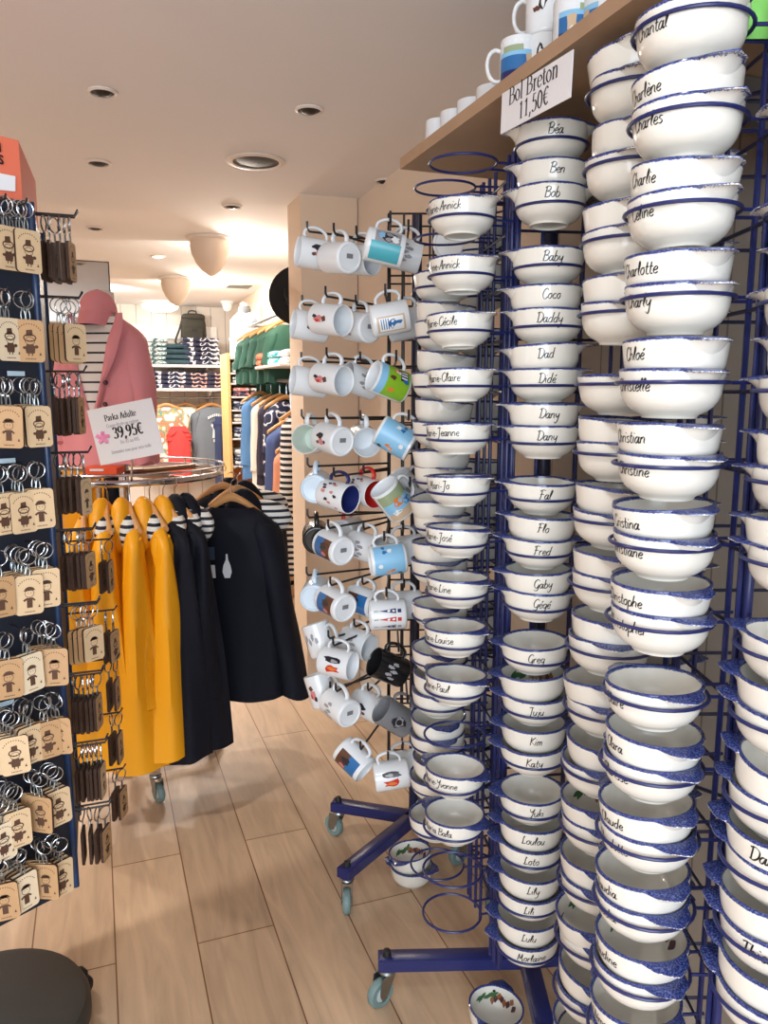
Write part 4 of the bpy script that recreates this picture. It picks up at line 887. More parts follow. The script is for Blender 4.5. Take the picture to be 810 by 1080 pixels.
for r_, py in enumerate((614, 690, 742, 800, 860)):
    E2 = E0 + t2 * .24 + n2 * .004; zz = P(95, py, 1.70).z + .03
    MB().tube([E2 + UP * (zz + .058), E2 + n2 * .105 + UP * (zz + .058), E2 + n2 * .112 + UP * (zz + .068)], .0022, 6).build('hook', BLACKW, ks)
    for k in range(2):
        keyring(E2 + n2 * (.085 + .016 * k) + UP * zz, n2, -20 + random.uniform(-8, 8), 1 if k else 3, 0, '%s wooden key ring, %s on the second side prong, %s from bottom' % (WN[1 if k else 3], ['inner', 'outer'][k], ORD[4 - r_]))
# ================================================================== CLOTHES
def superell(a, rx, ry, e):
    c, s = cos(a), sin(a); return rx * abs(c) ** (2 / e) * (1 if c >= 0 else -1), ry * abs(s) ** (2 / e) * (1 if s >= 0 else -1)
def cloth(W, L, D, seed, neck=.07, flare=1.1, fold=.05, nz=26, n=56, ds=1.0, hemd=1.25):
    rnd = random.Random(seed); ph = [rnd.uniform(0, 6.3) for _ in range(4)]; mb = MB(); rs = []
    for i in range(nz + 1):
        t = i / nz; z = -L * t ** 1.15
        s = min(1, -z / .10) if L > .3 else min(1, t * 4)
        rx = neck + (W / 2 - neck) * sin(s * pi / 2) ** 1.0; ry = min(.045, D / 2) * (1 if ds > .5 else .7) + (D / 2 - .045) * s * ds
        if s >= 1: q = (-z - .10) / max(L - .10, .01); rx *= 1 + (flare - 1) * q; ry = ry + (D / 2 * hemd - ry) * q ** .8
        f = fold * min(1, max(0, (-z - .06) / (L * .5)))
        ring = []
        for j in range(n):
            a = 2 * pi * j / n; x, y = superell(a, rx, ry, 2.6)
            k = 1 + f * (sin(5 * a + ph[0] + 2 * t) + .6 * sin(9 * a + ph[1] - 3 * t)); k2 = 1 + f * 2.2 * sin(7 * a + ph[2] + 1.5 * t)
            ring.append(Vector((x * k, y * k2, z + .006 * sin(4 * a + ph[3]) * t)))
        rs.append(ring)
    mb.rings(rs, 0, False, False)
    inn = [[Vector((v.x * .96, v.y * .9, v.z)) for v in r] for r in rs]
    mb.rings(inn[::-1], 0, False, False); mb.rings([rs[-1], inn[-1]], 0, False, False); mb.rings([inn[0], rs[0]], 0, False, False)
    return mb
def sleeve(sg, W, SL, out, seed, r0=.075, r1=.055, yb=0.0, bend=0.0):
    rnd = random.Random(seed); ph = rnd.uniform(0, 6); mb = MB(); rs = []; N = 18
    for i in range(N + 1):
        t = i / N; c = Vector((sg * (W / 2 - .055 + out * t + bend * sin(pi * t)), yb * t, -.055 - SL * t)); r = r0 + (r1 - r0) * t
        if i == 0: r *= .75
        rs.append([c + Vector((r * .8 * cos(a) * (1 + .08 * sin(3 * a + 9 * t + ph)), r * sin(a) * (1 + .08 * sin(2 * a + 11 * t + ph)), .008 * sin(2 * a + ph) * t + sg * -.25 * r * cos(a) * (1 - t))) for a in [2 * pi * j / 22 for j in range(22)]])
    mb.rings(rs, 0, True, True); return mb
def hood(hx):
    """a hood fallen behind the neck: outer shell and the lining that shows at its mouth"""
    def egg(c, rx, ry, rz, tip):
        rs = []
        for i in range(1, 12):
            v = pi * i / 12; k = sin(v) * (1 + tip * cos(v)); rs.append([Vector((c[0] + rx * k * cos(a) * (1 + .05 * sin(3 * a + v)), c[1] + ry * k * sin(a), c[2] + rz * cos(v))) for a in [2 * pi * j / 24 for j in range(24)]])
        return MB().rings(rs)
    return egg((hx * .3, .045, -.035), .085, .055, .105, -.25), egg((hx, .075, -.055), .112, .048, .075, .1)
def garment(name, label, cat, loc, xdir, m, W=.40, L=.75, D=.16, SL=.55, out=.04, seed=1, group=None, hd=None, neck=.07, flare=1.12, fold=.05, r0=.075, outs=None, r1=.055, yb=0, ds=1.0, hemd=1.25, hx=0.0):
    xd = Vector(xdir).normalized(); yd = UP.cross(xd)
    t = thing(name, label, cat, loc, Matrix((xd, yd, UP)).transposed(), group)
    cloth(W, L, D, seed, neck, flare, fold, ds=ds, hemd=hemd).build('body', m, t)
    for s_ in (-1, 1): sleeve(s_, W, SL, (outs or {-1: out, 1: out})[s_], seed + s_, r0, r1, yb).build('sleeve', m, t)
    if hd:
        a, b = hood(hx); h = a.build('hood', m, t); b.build('hood_lining', hd, h)
    return t
def hanger(loc, xdir, label, rise=.085, half=.19, m=None, group='wooden clothes hangers'):
    xd = Vector(xdir).normalized(); yd = UP.cross(xd)
    t = thing('clothes_hanger', label, 'hanger', loc, Matrix((xd, yd, UP)).transposed(), group)
    rs = []
    for i in range(21):
        u = -1 + i / 10; z = .018 - .075 * abs(u) ** 1.5; h = .017 - .005 * abs(u); d = .0075 + .004 * abs(u)
        rs.append([Vector((u * half, d * cos(a) + .02 * u * u, z + h * sin(a))) for a in [2 * pi * j / 10 for j in range(10)]])
    MB().rings(rs).build('bar', m or WOODL, t)
    MB().tube(smoothline([(0, 0, .03), (0, 0, rise - .03), (.012, 0, rise - .018), (.016, 0, rise - .002), (.004, 0, rise + .01), (-.012, 0, rise + .002)], 4), .0022, 6).build('hook', CHROME, t)
    return t
# ------------------------------------------------------------------ round rack
RC0 = LD(-1.03, 3.03); RRAD = .377; RZ = 1.236
rk = thing('round_clothes_rack', 'round chrome clothes rack on casters carrying yellow and navy parkas', 'clothes rack', (0, 0, 0))
MB().tube(circ(RC0 + UP * RZ, RRAD, 60), .0125, 12, True).build('rail', CHROME, rk)
MB().tube(circ(RC0 + UP * (RZ + .030), RRAD + .012, 60), .0045, 8, True).build('guard_ring', CHROME, rk)
for i in range(16):
    a = 2 * pi * i / 16; q = RC0 + Vector((cos(a), sin(a), 0)) * RRAD
    MB().tube([q + UP * (RZ + .008), q + UP * (RZ + .034)], .003, 6).build('divider_pin', CHROME, rk)
MB().tube([RC0 + UP * .12, RC0 + UP * 1.33], .02, 14).build('post', CHROME, rk)
for a in (radians(35), radians(125)):
    d = Vector((cos(a), sin(a), 0)); MB().tube([RC0 - d * RRAD + UP * RZ, RC0 + d * RRAD + UP * RZ], .011, 10).build('spoke', mat('bronze_tube', (150, 120, 96), .35, .8), rk)
cq = PZ(221, 768, .1); cv = (cq - RC0); cv.z = 0
for i in range(4):
    d = Matrix.Rotation(i * pi / 2, 3, 'Z') @ cv
    base_arm(rk, RC0, RC0 + d, .12, CHROME, i * 1.57 + .4, .035, .03)
rc = MB().box((0, 0, 0), (.125, .09, .028), bev=.003)
pp = P(110, 499, 2.80)
t = thing('red_box', 'small orange-red box lying on the chrome rack rail', 'box', pp + UP * .012, (0, 0, -TH)); rc.build('carton', mat('orange_red_card', (226, 84, 44), .6), t)
MB().box((-.01, -.0465, .004), (.05, .001, .008)).build('paper_label', PAPER, t)
YEL = mat('yellow_oilskin', (240, 166, 14), .5, 0, .05, 5); NAVY = mat('navy_oilskin', (13, 17, 29), .75, 0, .1, 5, .25)
BRET = stripes('breton_stripe_lining', (222, 222, 218), (24, 28, 44), 2, .026, .42)
BRETX = stripes('breton_stripe_cloth', (232, 228, 224), (36, 36, 48), 2, .036, .2)
def on_ring(al): return RC0 + (Rv * cos(radians(al)) + Fv * sin(radians(al))) * RRAD, (Rv * cos(radians(al)) + Fv * sin(radians(al)))
for i, (al, m, lab, sd, dl) in enumerate(((-90, YEL, 'yellow parka with striped hood lining, half hidden by the key ring stand', 11, 0), (-80, YEL, 'yellow parka, second from the key ring stand', 12, .02), (-69, YEL, 'yellow parka, third from the key ring stand, striped lining open', 13, .03), (-58.5, YEL, 'yellow parka hanging next to the navy parkas', 14, 0),
                                     (-51, NAVY, 'navy parka hanging next to the yellow parkas', 15, .03), (-44, NAVY, 'navy parka between the yellow ones and the front-facing one', 16, .02))):
    q, d = on_ring(al)
    loc = q + UP * (RZ - .115)
    garment('parka', lab, 'parka', loc, d, m, .38, .84 + dl, .15, .60, .015, sd, 'parkas on the round rack', BRET, .05, 1.06, .07, .036, None, .062, 0, .1, 1.75)
    hanger(loc + UP * .02, d, 'wooden hanger holding the %s' % lab.split(' with')[0].split(', half')[0].replace(', striped lining open', '').replace('parka,', 'parka').replace(' from the key ring stand', ' from key ring stand'), .098, .115)
tn = (-Rv * sin(radians(6)) * -1 + Fv * 0)
q, d = on_ring(-4); loc = LD(-.592, 2.97, RZ - .125)
fp = garment('parka', 'navy parka hung facing us at the end of the round rack', 'parka', loc, (Rv * .98 - Fv * .12), NAVY, .37, .76, .15, .70, .16, 21, 'parkas on the round rack', BRET, .085, 1.05, .03, .075, {-1: .03, 1: .11}, .066, 0, 1.0, 1.2, .10)
hanger(loc + UP * .022 - Fv * .01, Rv, 'wooden hanger in the collar of the front-facing navy parka', .105, .115)
MB().slab([(-.014, 0), (.014, 0), (.016, -.05), (-.016, -.05)], -.0015, .0015).build('price_tag', PAPER, fp).location = (-.055, -.108, -.21)
MB().box((0, 0, 0), (.036, .002, .05)).build('paper_tag', mat('navy_tag', (48, 62, 84), .6), fp).location = (-.058, -.108, -.165)
mb = MB()
mb.slab([(-.016, -.01), (-.02, -.035), (-.012, -.058), (.008, -.058), (.016, -.035), (.012, -.01), (.003, .012), (.001, .035), (-.005, .035), (-.006, .012)], -.001, .001)
mb.build('emblem', mat('pale_emblem', (206, 210, 214), .6), fp).location = (.01, -.11, -.20)
for k, (al, lab) in enumerate(((20, 'navy parka behind the front-facing one, striped hood lining showing'), (40, 'rearmost navy parka on the round rack, striped lining showing'))):
    q, d = on_ring(al); loc = q + UP * (RZ - .115) + Rv * (.07 - .02 * k)
    garment('parka', lab, 'parka', loc, (Rv * .95 + Fv * .25), NAVY, .37, .75, .14, .56, .05, 31 + k, 'parkas on the round rack', BRET, .06, 1.05, .04, hx=.10)
    hanger(loc + UP * .02, (Rv * .95 + Fv * .25), 'wooden hanger holding the %s' % lab.split(' on ')[0].split(',')[0].replace('front-facing one', 'front-facing parka'), .098, .12)
# sign on its holder
tl, tr, bl = P(91.7, 433, 2.62), P(159.7, 419.4, 2.62), P(98.7, 492.5, 2.62)
GREYI = mat('grey_print', (120, 120, 126), .7)
sg, Ms, Ws, Hs = card('parka_sign', 'tilted white sign reading Parka Adulte 39,95€ above the round rack', tl, tr, bl,
    [('Parka Adulte', -.03, .25, .0135, 1.3, .86, INK), ('Coupe droite ou cintrée', -.02, .13, .0078, .8, .85, GREYI), ('39,95€', .03, -.08, .0245, 1.45, .9, INK), ('Du XS au 4XL', .03, -.19, .0078, .8, .85, GREYI), ('Demandez nous pour votre taille', .02, -.34, .0070, .8, .85, GREYI)])
mb = MB()
for i in range(5):
    a = radians(90 + 72 * i); b = a + radians(36); mb.add([(0, -.004, 0), (.022 * cos(a - .5), -.002, .022 * sin(a - .5)), (.026 * cos(a), -.006, .022 * sin(a)), (.012 * cos(b), -.003, .012 * sin(b))], [(0, 1, 2), (0, 2, 3)])
o = mb.build('pink_bow', mat('pink_bow', (240, 140, 190), .5), sg); o.location = (-Ws * .36, 0, -.004)
bot = sg.location + Ms @ Vector((.0, .004, -Hs / 2 + .02)); q = RC0 + (bot - RC0) * .99; q.z = RZ
qq = RC0 + (Vector((bot.x, bot.y, 0)) - Vector((RC0.x, RC0.y, 0))).normalized() * RRAD; qq.z = RZ + .01
MB().tube([qq, bot + Fv * .006, sg.location + Ms @ Vector((0, .006, .05))], .004, 8).build('sign_holder', CHROME, rk)
# ------------------------------------------------------------------ mannequin in the pink jacket
mc = LD(-1.08, 3.03, 1.838)
mn = thing('mannequin', 'shop bust in pink jacket, striped top and pink cap above the round rack', 'mannequin', mc, (0, 0, -TH + radians(-8)))
PINK = mat('pink_cotton', (228, 148, 156), .75, 0, .05, 6); PINKD = mat('pink_seam', (186, 104, 112), .75)
JW, JL, JD = .335, .56, .20
cloth(JW, JL, JD, 5, .065, 1.12, .035).build('jacket', PINK, mn)
for s_ in (-1, 1):
    sl = sleeve(s_, JW, .50, .05, 40 + s_, .072, .05, -.05, .02).build('sleeve', PINK, mn)
    MB().tube(circ((s_ * (JW / 2 - .055 + .046), -.042, -.055 - .42), .058, 18, (Vector((1, 0, 0)), Vector((0, 1, 0)), UP)), .006, 6, True).build('cuff_strap', PINKD, sl)
MB().lathe([(.055, -.02), (.05, .03), (.047, .09), (.02, .1), (.001, .1)], 24).build('neck', mat('mannequin_white', (225, 220, 214), .5), mn)
MB().tube([(0, 0, -.5), (0, 0, -.02)], .02, 12).build('stand_pole', CHROME, mn)
def fy(z): # front of the jacket at height z
    s = min(1, -z / .10); q = max(0, (-z - .10) / (JL - .10)); return -(.05 + (JD / 2 - .05) * s) * (1 + .25 * q) * 1.06
rows = []
for i in range(15):
    z = -.005 - .36 * i / 14; hw = .088 * (1 - i / 14) ** .75 + .003
    rows.append([Vector((hw * u + .004, fy(z) - .010 + .006 * u * u, z)) for u in (-1, -.6, -.2, .2, .6, 1)])
MB().grid(rows).build('striped_shirt', BRETX, mn)
for s_ in (-1, 1):
    rows = []
    for i in range(13):
        z = .008 - .385 * i / 12; zi = min(z, -.005); hw = (.082 * (1 - min(1, max(0, (-zi - .005) / .36))) ** .75 + .002); wd = .014 + .034 * sin(pi * min(1, (i + 1) / 9)) if i < 9 else .018
        rows.append([Vector((s_ * (hw + wd * u) + .004, fy(zi) - .010 - .010 * sin(pi * u) , z)) for u in (0, .33, .66, 1)])
    mb = MB(); mb.grid(rows if s_ > 0 else [r[::-1] for r in rows]); mb.build('lapel', PINK, mn)
for x, z in ((.062, -.25), (-.05, -.25), (.058, -.33), (-.045, -.33), (.055, -.41), (-.04, -.41)):
    MB().lathe([(.001, .004), (.007, .004), (.009, .001), (.009, -.003)], 12, Matrix.Rotation(pi / 2, 3, 'X'), c=(x, fy(z) - .009, z)).build('button', mat('dark_button', (70, 40, 46), .4), mn)
cp = MB(); rows = []
for i in range(9):
    a = radians(90) * i / 8; rows.append([Vector((.068 * cos(a) * cos(b) * (1 + .02 * cos(6 * b)), .082 * cos(a) * sin(b) - .03, .012 + .085 * sin(a) ** .9)) for b in [2 * pi * j / 30 for j in range(30)]])
cp.rings(rows, 0, False, True); cap = cp.build('cap', PINK, mn)
MB().grid([[Vector((.067 * sin(b) * (1 - .10 * u), -.030 - .082 * cos(b) - .03 * u * cos(b) ** .7, .014 - .050 * u - .004 * sin(b) ** 2)) for b in [radians(-80 + 160 * j / 16) for j in range(17)]] for u in (0, .35, .7, 1)]).build('cap_brim', PINK, cap)
MB().lathe([(.001, .004), (.007, .003), (.009, 0)], 10, c=(0, -.03, .095)).build('cap_button', PINKD, cap)
# mirror on the partition behind
m0 = P(115, 276, 4.3)
t = thing('tall_mirror', 'tall frameless mirror behind the pink jacket', 'mirror', (m0.x, m0.y, 0), (0, 0, radians(2)))
hm = m0.z
MB().box((-.45, .011, hm / 2), (.9, .018, hm)).build('backing', mat('mirror_backing', (70, 60, 54), .6), t)
MB().box((-.45, 0, hm / 2), (.885, .004, hm - .014)).build('glass', mat('mirror_silver', (220, 214, 206), .03, 1), t)
for x in (-.8, -.1): MB().box((x, .12, .02), (.05, .3, .04)).build('foot', BLK, t)
# ================================================================== REAR OF THE SHOP
def PY(px, py, Y): return PN(px, py, (0, Y, 0), Vector((0, 1, 0)))
YS = 8.60
SHW = mat('white_shelf', (226, 222, 218), .5)
def board(name, label, x0, x1, z, y0, y1, th=.03):
    t = thing(name, label, 'shelf'); MB().box(((x0 + x1) / 2, (y0 + y1) / 2, z), (x1 - x0, y1 - y0, th), bev=.003).build('board', SHW, t)
    for x in (x0 + .15, x1 - .15): MB().slab([(y1, z - .016), (y0 + .08, z - .016), (y0 + .08, z - .03), (y1, z - .13)], 0, .02).build('bracket', SHW, t)
    for b in t.children:
        if b.name.startswith('bracket'): b.rotation_euler = (0, 0, pi / 2); 
    for b, x in zip([c for c in t.children if c.name.startswith('bracket')], (x0 + .15, x1 - .15)): b.location = (x, 0, 0)
    return t
zu = PY(195, 386, YS).z; zl = PY(195, 411, YS).z; xr = PY(235, 386, YS).x; xl = PY(120, 386, YS).x - .5
board('rear_shelf', 'upper white shelf on the rear wall with folded tops', xl, xr, zu, YS, YB)
board('rear_shelf', 'lower white shelf on the rear wall with folded navy tops', xl, PY(239, 411, YS).x, zl, YS, YB)
struct('trim_1', MB().box(((xl + xr) / 2, YB - .015, PY(190, 351, YB).z), (xr - xl, .03, .14)), SHW)
def folded(loc, w, dp, h, m, label, group, seed, rot=0):
    rnd = random.Random(seed); mb = MB(); rs = []
    for x in [-1, -.97, -.8, -.4, 0, .4, .8, .97, 1]:
        k = .35 if abs(x) == 1 else (.85 if abs(x) > .95 else 1); ring = []
        for a in [2 * pi * j / 20 for j in range(20)]:
            y, z = superell(a, dp / 2, h / 2 * k, 4)
            ring.append(Vector((x * w / 2 + rnd.uniform(-.004, .004), y * (.97 if abs(x) == 1 else 1) + rnd.uniform(-.004, .004), h / 2 + z * (1 + rnd.uniform(-.08, .08)))))
        rs.append(ring)
    mb.rings(rs); o = mb.build('folded_shirt', m); o.location = loc; o.rotation_euler = (0, 0, rot); return tag(o, label, 'folded clothes', group)
PTEAL = patchy('teal_white_print', [(222, 230, 228), (110, 150, 150), (226, 232, 230), (60, 90, 98)], 14)
DTEAL = mat('dark_teal_knit', (48, 74, 84), .9, 0, .15, 14)
NVW = patchy('navy_white_print', [(38, 42, 66), (44, 48, 76), (226, 226, 232), (40, 44, 70)], 12)
NVP = patchy('navy_peach_print', [(40, 40, 62), (48, 48, 74), (222, 170, 152), (42, 42, 66)], 11)
def pile(px, z, n, w, h, m, what, pile_y, top_name=''):
    c = PY(px, 400, pile_y)
    for k in range(n):
        folded((c.x + random.uniform(-.012, .012), pile_y + .14, z + k * h), w, .27, h, m, '%s, %s from pile bottom' % (what, ORD[k]), 'folded tops on the rear shelves', int(px) * 10 + k, random.uniform(-.04, .04))
for px, n, w, h, m, wh in ((162, 6, .30, .046, PTEAL, 'folded pale printed top on the upper rear shelf'), (184, 4, .32, .055, DTEAL, 'folded dark teal top on the upper rear shelf'), (214, 6, .38, .048, NVW, 'folded navy and white top on the upper rear shelf')):
    pile(px, zu + .0155, n, w, h, m, wh, YS)
for px, n, w, h, m, wh in ((178, 4, .34, .045, NVW, 'folded navy and white top on the lower rear shelf'), (203, 4, .27, .042, NVP, 'folded navy and peach top on lower rear shelf, middle pile'), (228, 4, .27, .042, NVP, 'folded navy and peach top at lower rear shelf end')):
    pile(px, zl + .0155, n, w, h, m, wh, YS)
# backpack
bp = PY(204, 347, YB - .09)
OLV = mat('dark_olive_canvas', (58, 56, 48), .85, 0, .1, 10)
t = thing('backpack', 'dark olive backpack hanging on the rear wall above the shelves', 'bag', bp)
def pillow(w, d, h, n=4):
    rs = []
    for i in range(13):
        u = -1 + i / 6; k = (1 - abs(u) ** 5 * .45)
        rs.append([Vector((*superell(a, w / 2 * k * (1 - .06 * u), d / 2 * (k ** 1.6)if abs(u) < 1 else d / 4, n), u * h / 2)) for a in [2 * pi * j / 28 for j in range(28)]])
    return MB().rings(rs)
pillow(.27, .13, .31).build('body', OLV, t)
o = pillow(.20, .06, .15).build('pocket', OLV, t); o.location = (0, -.07, -.06)
o = pillow(.25, .14, .07).build('flap', OLV, t); o.location = (0, -.008, .13)
MB().tube(smoothline([(-.05, 0, .14), (-.04, 0, .19), (.03, 0, .19), (.04, 0, .14)]), .007, 8).build('grab_loop', OLV, t)
MB().tube(smoothline([(-.11, .02, .12), (-.15, -.02, 0), (-.20, -.04, -.13), (-.18, -.03, -.17), (-.12, 0, -.14)]), .011, 8).build('strap', OLV, t)
MB().box((0, -.104, -.02), (.06, .004, .03), bev=.001).build('badge', mat('black_badge', (28, 28, 26), .6), t)
# hanging at the rear wall
rzh = zl - .09
rl = thing('hanging_rail', 'thin metal rail under the lower rear shelf', 'rail'); MB().tube([(xl, YS + .2, rzh), (PY(253, 440, YS + .2).x, YS + .2, rzh)], .012, 10).build('bar', STEEL, rl)
for x in (xl + .1, (xl + xr) / 2, xr): MB().tube([(x, YS + .2, rzh), (x, YS + .2, zl - .016)], .008, 8).build('drop', STEEL, rl)
MULTI = patchy('orange_teal_print', [(226, 214, 196), (222, 150, 84), (90, 140, 130), (214, 120, 84), (232, 226, 214)], 9)
def rear(px, lab, m, name='sweatshirt', cat='sweatshirt', W=.46, L=.62, dz=.10, dy=0, sd=1, rot=0, out=.03, D=.16, SL=.5, hgr=True):
    c = PY(px, 440, YS + .2 + dy); c.z = rzh - dz
    xd = Vector((cos(rot), sin(rot), 0)); g = garment(name, lab, cat, c, xd, m, W, L, D, SL, out, sd, None, None, .075, 1.02, .04)
    if hgr: hanger(c + UP * .015, xd, 'wooden hanger holding the ' + lab.split(',')[0].split(' on ')[0].split(' with ')[0], dz - .012, .18)
    return g
rear(176, 'pale hoodie with orange and teal print under the rear shelf', MULTI, 'hoodie', 'hoodie', sd=3, dy=-.06)
rear(196, 'pale green-white sweatshirt behind the printed hoodie', mat('mint_white', (214, 220, 206), .9), sd=4, dy=.10)
rear(188, 'red apron-like dress hanging low before the printed hoodie', mat('coral_red', (206, 62, 60), .85), 'red_dress', 'dress', .24, .62, .30, -.16, 5, SL=.1, D=.12, hgr=False)
gh_ = rear(224, 'grey hoodie with white bear print under the rear shelf', mat('heather_grey', (106, 114, 122), .9, 0, .08, 20), 'hoodie', 'hoodie', .46, .66, sd=6)
rear(217, 'black sweatshirt just behind the grey bear hoodie', mat('black_jersey', (30, 30, 34), .9), sd=7, dy=.12)
WP = mat('white_print', (228, 228, 226), .8)
mb = MB(); mb.slab([(-.06, -.08), (-.05, .02), (-.075, .06), (-.04, .10), (.0, .11), (.03, .10), (.06, .11), (.065, .09), (.05, .05), (.055, -.02), (.06, -.08)], -.002, .002)
o = mb.build('bear_print', WP, gh_); o.location = (.04, -.097, -.26)
mb = MB()
for i in range(9): mb.slab([(-.1 + .022 * i, .0 + .03 * sin(pi * i / 8)), (-.086 + .022 * i, .0 + .03 * sin(pi * i / 8)), (-.086 + .022 * i, .028 + .03 * sin(pi * i / 8)), (-.1 + .022 * i, .028 + .03 * sin(pi * i / 8))], -.002, .002)
o = mb.build('arched_print', WP, gh_); o.location = (.04, -.095, -.13)
mb = MB()
for i in range(5): mb.slab([(-.05 + .021 * i, 0), (-.036 + .021 * i, 0), (-.036 + .021 * i, .03), (-.05 + .021 * i, .03)], -.002, .002)
o = mb.build('small_print', WP, gh_); o.location = (.04, -.100, -.385)
NV2 = mat('ink_navy_jersey', (48, 58, 92), .9, 0, .1, 10)
for i, (px, dy, L) in enumerate(((239, .2, .95), (232, .08, .90))):
    c = PY(px, 440, YS + dy); c.z = rzh - .2
    g_ = garment('trousers', ['long navy garment hanging beside the grey bear hoodie', 'long navy garment hanging before the shirt shelves'][i], 'trousers', c, (.5, .85, 0), NV2, .18, L, .10, .1, .0, 50 + i, None, None, .06, 1.0, .07)
    MB().tube([(0, 0, 0), (0, 0, .2), (.03, 0, .22)], .004, 6).build('hook', STEEL, g_)
# shirt shelves against the wall
U0 = PY(243, 400, 7.0).x; U1 = XR2 - .02; UY = 7.0
un = thing('shirt_shelves', 'tall pale wood unit of narrow shelves full of folded shirts', 'shelf unit')
OW = mat('honey_board', (224, 180, 116), .6, 0, .08, 8)
MB().box((U0 - .012, UY + .2, 1.0), (.025, .4, 2.0 - .2), bev=.002).build('side_panel', OW, un); MB().box((U1, UY + .2, 1.0), (.025, .4, 1.8), bev=.002).build('side_panel', OW, un)
MB().box(((U0 + U1) / 2, UY + .39, 1.0), (U1 - U0, .02, 1.8)).build('back_panel', mat('orange_lit_wood', (214, 134, 60), .6, 0, .15, 6), un)  # orange light falling on the back panel is put into its colour
ys_ = (378, 394, 405, 419, 433, 446, 463, 492)
SC = [[(206, 220, 232), (236, 236, 236), (196, 206, 190)], [(236, 240, 240), (196, 214, 226), (226, 226, 216)], [(60, 66, 96), (236, 150, 140), (238, 236, 236)], [(40, 46, 82), (206, 210, 222), (48, 54, 88)], [(226, 214, 196), (236, 236, 230), (180, 190, 210)], [(214, 220, 224), (60, 70, 110), (236, 236, 236)], [(236, 236, 238), (64, 70, 98), (226, 230, 236)]]
for i, y in enumerate(ys_):
    z = PY(262, y, UY).z; MB().box(((U0 + U1) / 2, UY + .19, z), (U1 - U0 - .01, .38, .016), bev=.002).build('shelf', SHW, un)
    if i:
        z2 = PY(262, ys_[i - 1], UY).z; gap = z2 - z - .02; n = 2 if gap < .17 else 3
        for c in range(2):
            for k in range(n):
                h = min(.05, gap * .82 / n)
                folded((U0 + .10 + c * .16, UY + .17, z + .0085 + k * h), .145, .3, h, patchy('shirt_print_%d%d' % (i, (c + k) % 3), [SC[i - 1][(c + k) % 3], SC[i - 1][(c + k + 1) % 3], SC[i - 1][(c + k) % 3]], 22), 'folded shirt, %s in %s pile, %s shelf of shirt unit' % (['lowest', 'second', 'third'][k], ['outer', 'wall-side'][c], ORD[i]), 'folded shirts in the shelf unit', i * 100 + c * 10 + k)
# bust on the unit
c = Vector((U0 + .17, UY + .16, PY(262, 378, UY).z + .42))
t = thing('torso_form', 'display torso in pale blue shirt on top of the shirt shelves', 'mannequin', c)
LB = patchy('pale_blue_shirt', [(196, 210, 224), (226, 232, 238), (150, 172, 196), (214, 222, 232)], 14)
cloth(.26, .40, .17, 61, .05, 1.0, .03).build('shirt', LB, t)
for s_ in (-1, 1): sleeve(s_, .26, .2, .03, 62 + s_, .05, .045).build('sleeve', LB, t)
MB().lathe([(.05, -.02), (.062, .02), (.05, .05)], 20).build('collar', mat('grey_collar', (110, 116, 122), .8), t)
MB().lathe([(.04, 0), (.038, .07), (.02, .085), (.001, .086)], 20).build('neck', mat('mannequin_white', (225, 220, 214), .5), t)
MB().lathe([(.09, -.42), (.09, -.405), (.02, -.40), (.02, -.38)], 20, cap0=True).build('foot', SHW, t)
# green kids' tops on the right wall
GRN = mat('bottle_green_cotton', (34, 76, 62), .85, 0, .1, 9)
r1 = thing('hanging_rail', 'upper metal rail of green tops on the side wall', 'rail'); zr1 = 2.12
MB().tube([(1.3, 4.9, zr1), (1.3, 6.85, zr1)], .012, 10).build('bar', STEEL, r1)
for y in (4.95, 6.8): MB().tube([(1.3, y, zr1), (XR2, y, zr1)], .01, 8).build('bracket', STEEL, r1)
for i, y in enumerate((6.6, 6.3, 6.0, 5.7, 5.42)):
    lab = 'dark green top on the upper side rail, %s from the shirt shelves' % ORD[i]
    garment('green_shirt', lab, 'top', (1.29, y, zr1 - .10), (1, .12, 0), GRN, .30, .40, .12, .22, .05, 70 + i, 'green tops on the side rail', None, .05, 1.05, .04, .055)
    hanger((1.29, y, zr1 - .085), (1, .12, 0), 'wooden hanger holding the ' + lab.replace('dark green top on the upper side rail', 'dark green top'), .09, .14)
r2 = thing('hanging_rail', 'middle metal rail of dark green trousers on the side wall', 'rail'); zr2 = 1.86
MB().tube([(1.38, 5.5, zr2 - .03), (1.38, 6.8, zr2 - .03)], .010, 10).build('bar', STEEL, r2)
for y in (5.55, 6.75): MB().tube([(1.38, y, zr2 - .03), (XR2, y, zr2 - .03)], .008, 8).build('bracket', STEEL, r2)
for i, y in enumerate((6.55, 6.35, 6.15, 5.95)):
    garment('green_trousers', 'dark green trousers under the green tops, %s from the shirt shelves' % ORD[i], 'trousers', (1.38, y, zr2 - .045), (1, .1, 0), GRN, .17, .42, .07, .05, .0, 80 + i, 'green trousers on the side rail', None, .06, 1.0, .07, .02)
sf = thing('side_shelf', 'short white shelf with orange and teal kids clothes on the side wall', 'shelf'); zs_ = P(292, 388, 5.6).z
MB().box((1.30, 5.25, zs_), (.38, .8, .02), bev=.003).build('board', SHW, sf)
for y in (4.95, 5.55): MB().slab([(XR2, zs_ - .01), (1.2, zs_ - .01), (XR2, zs_ - .12)], y - .008, y + .008).build('bracket', SHW, sf)
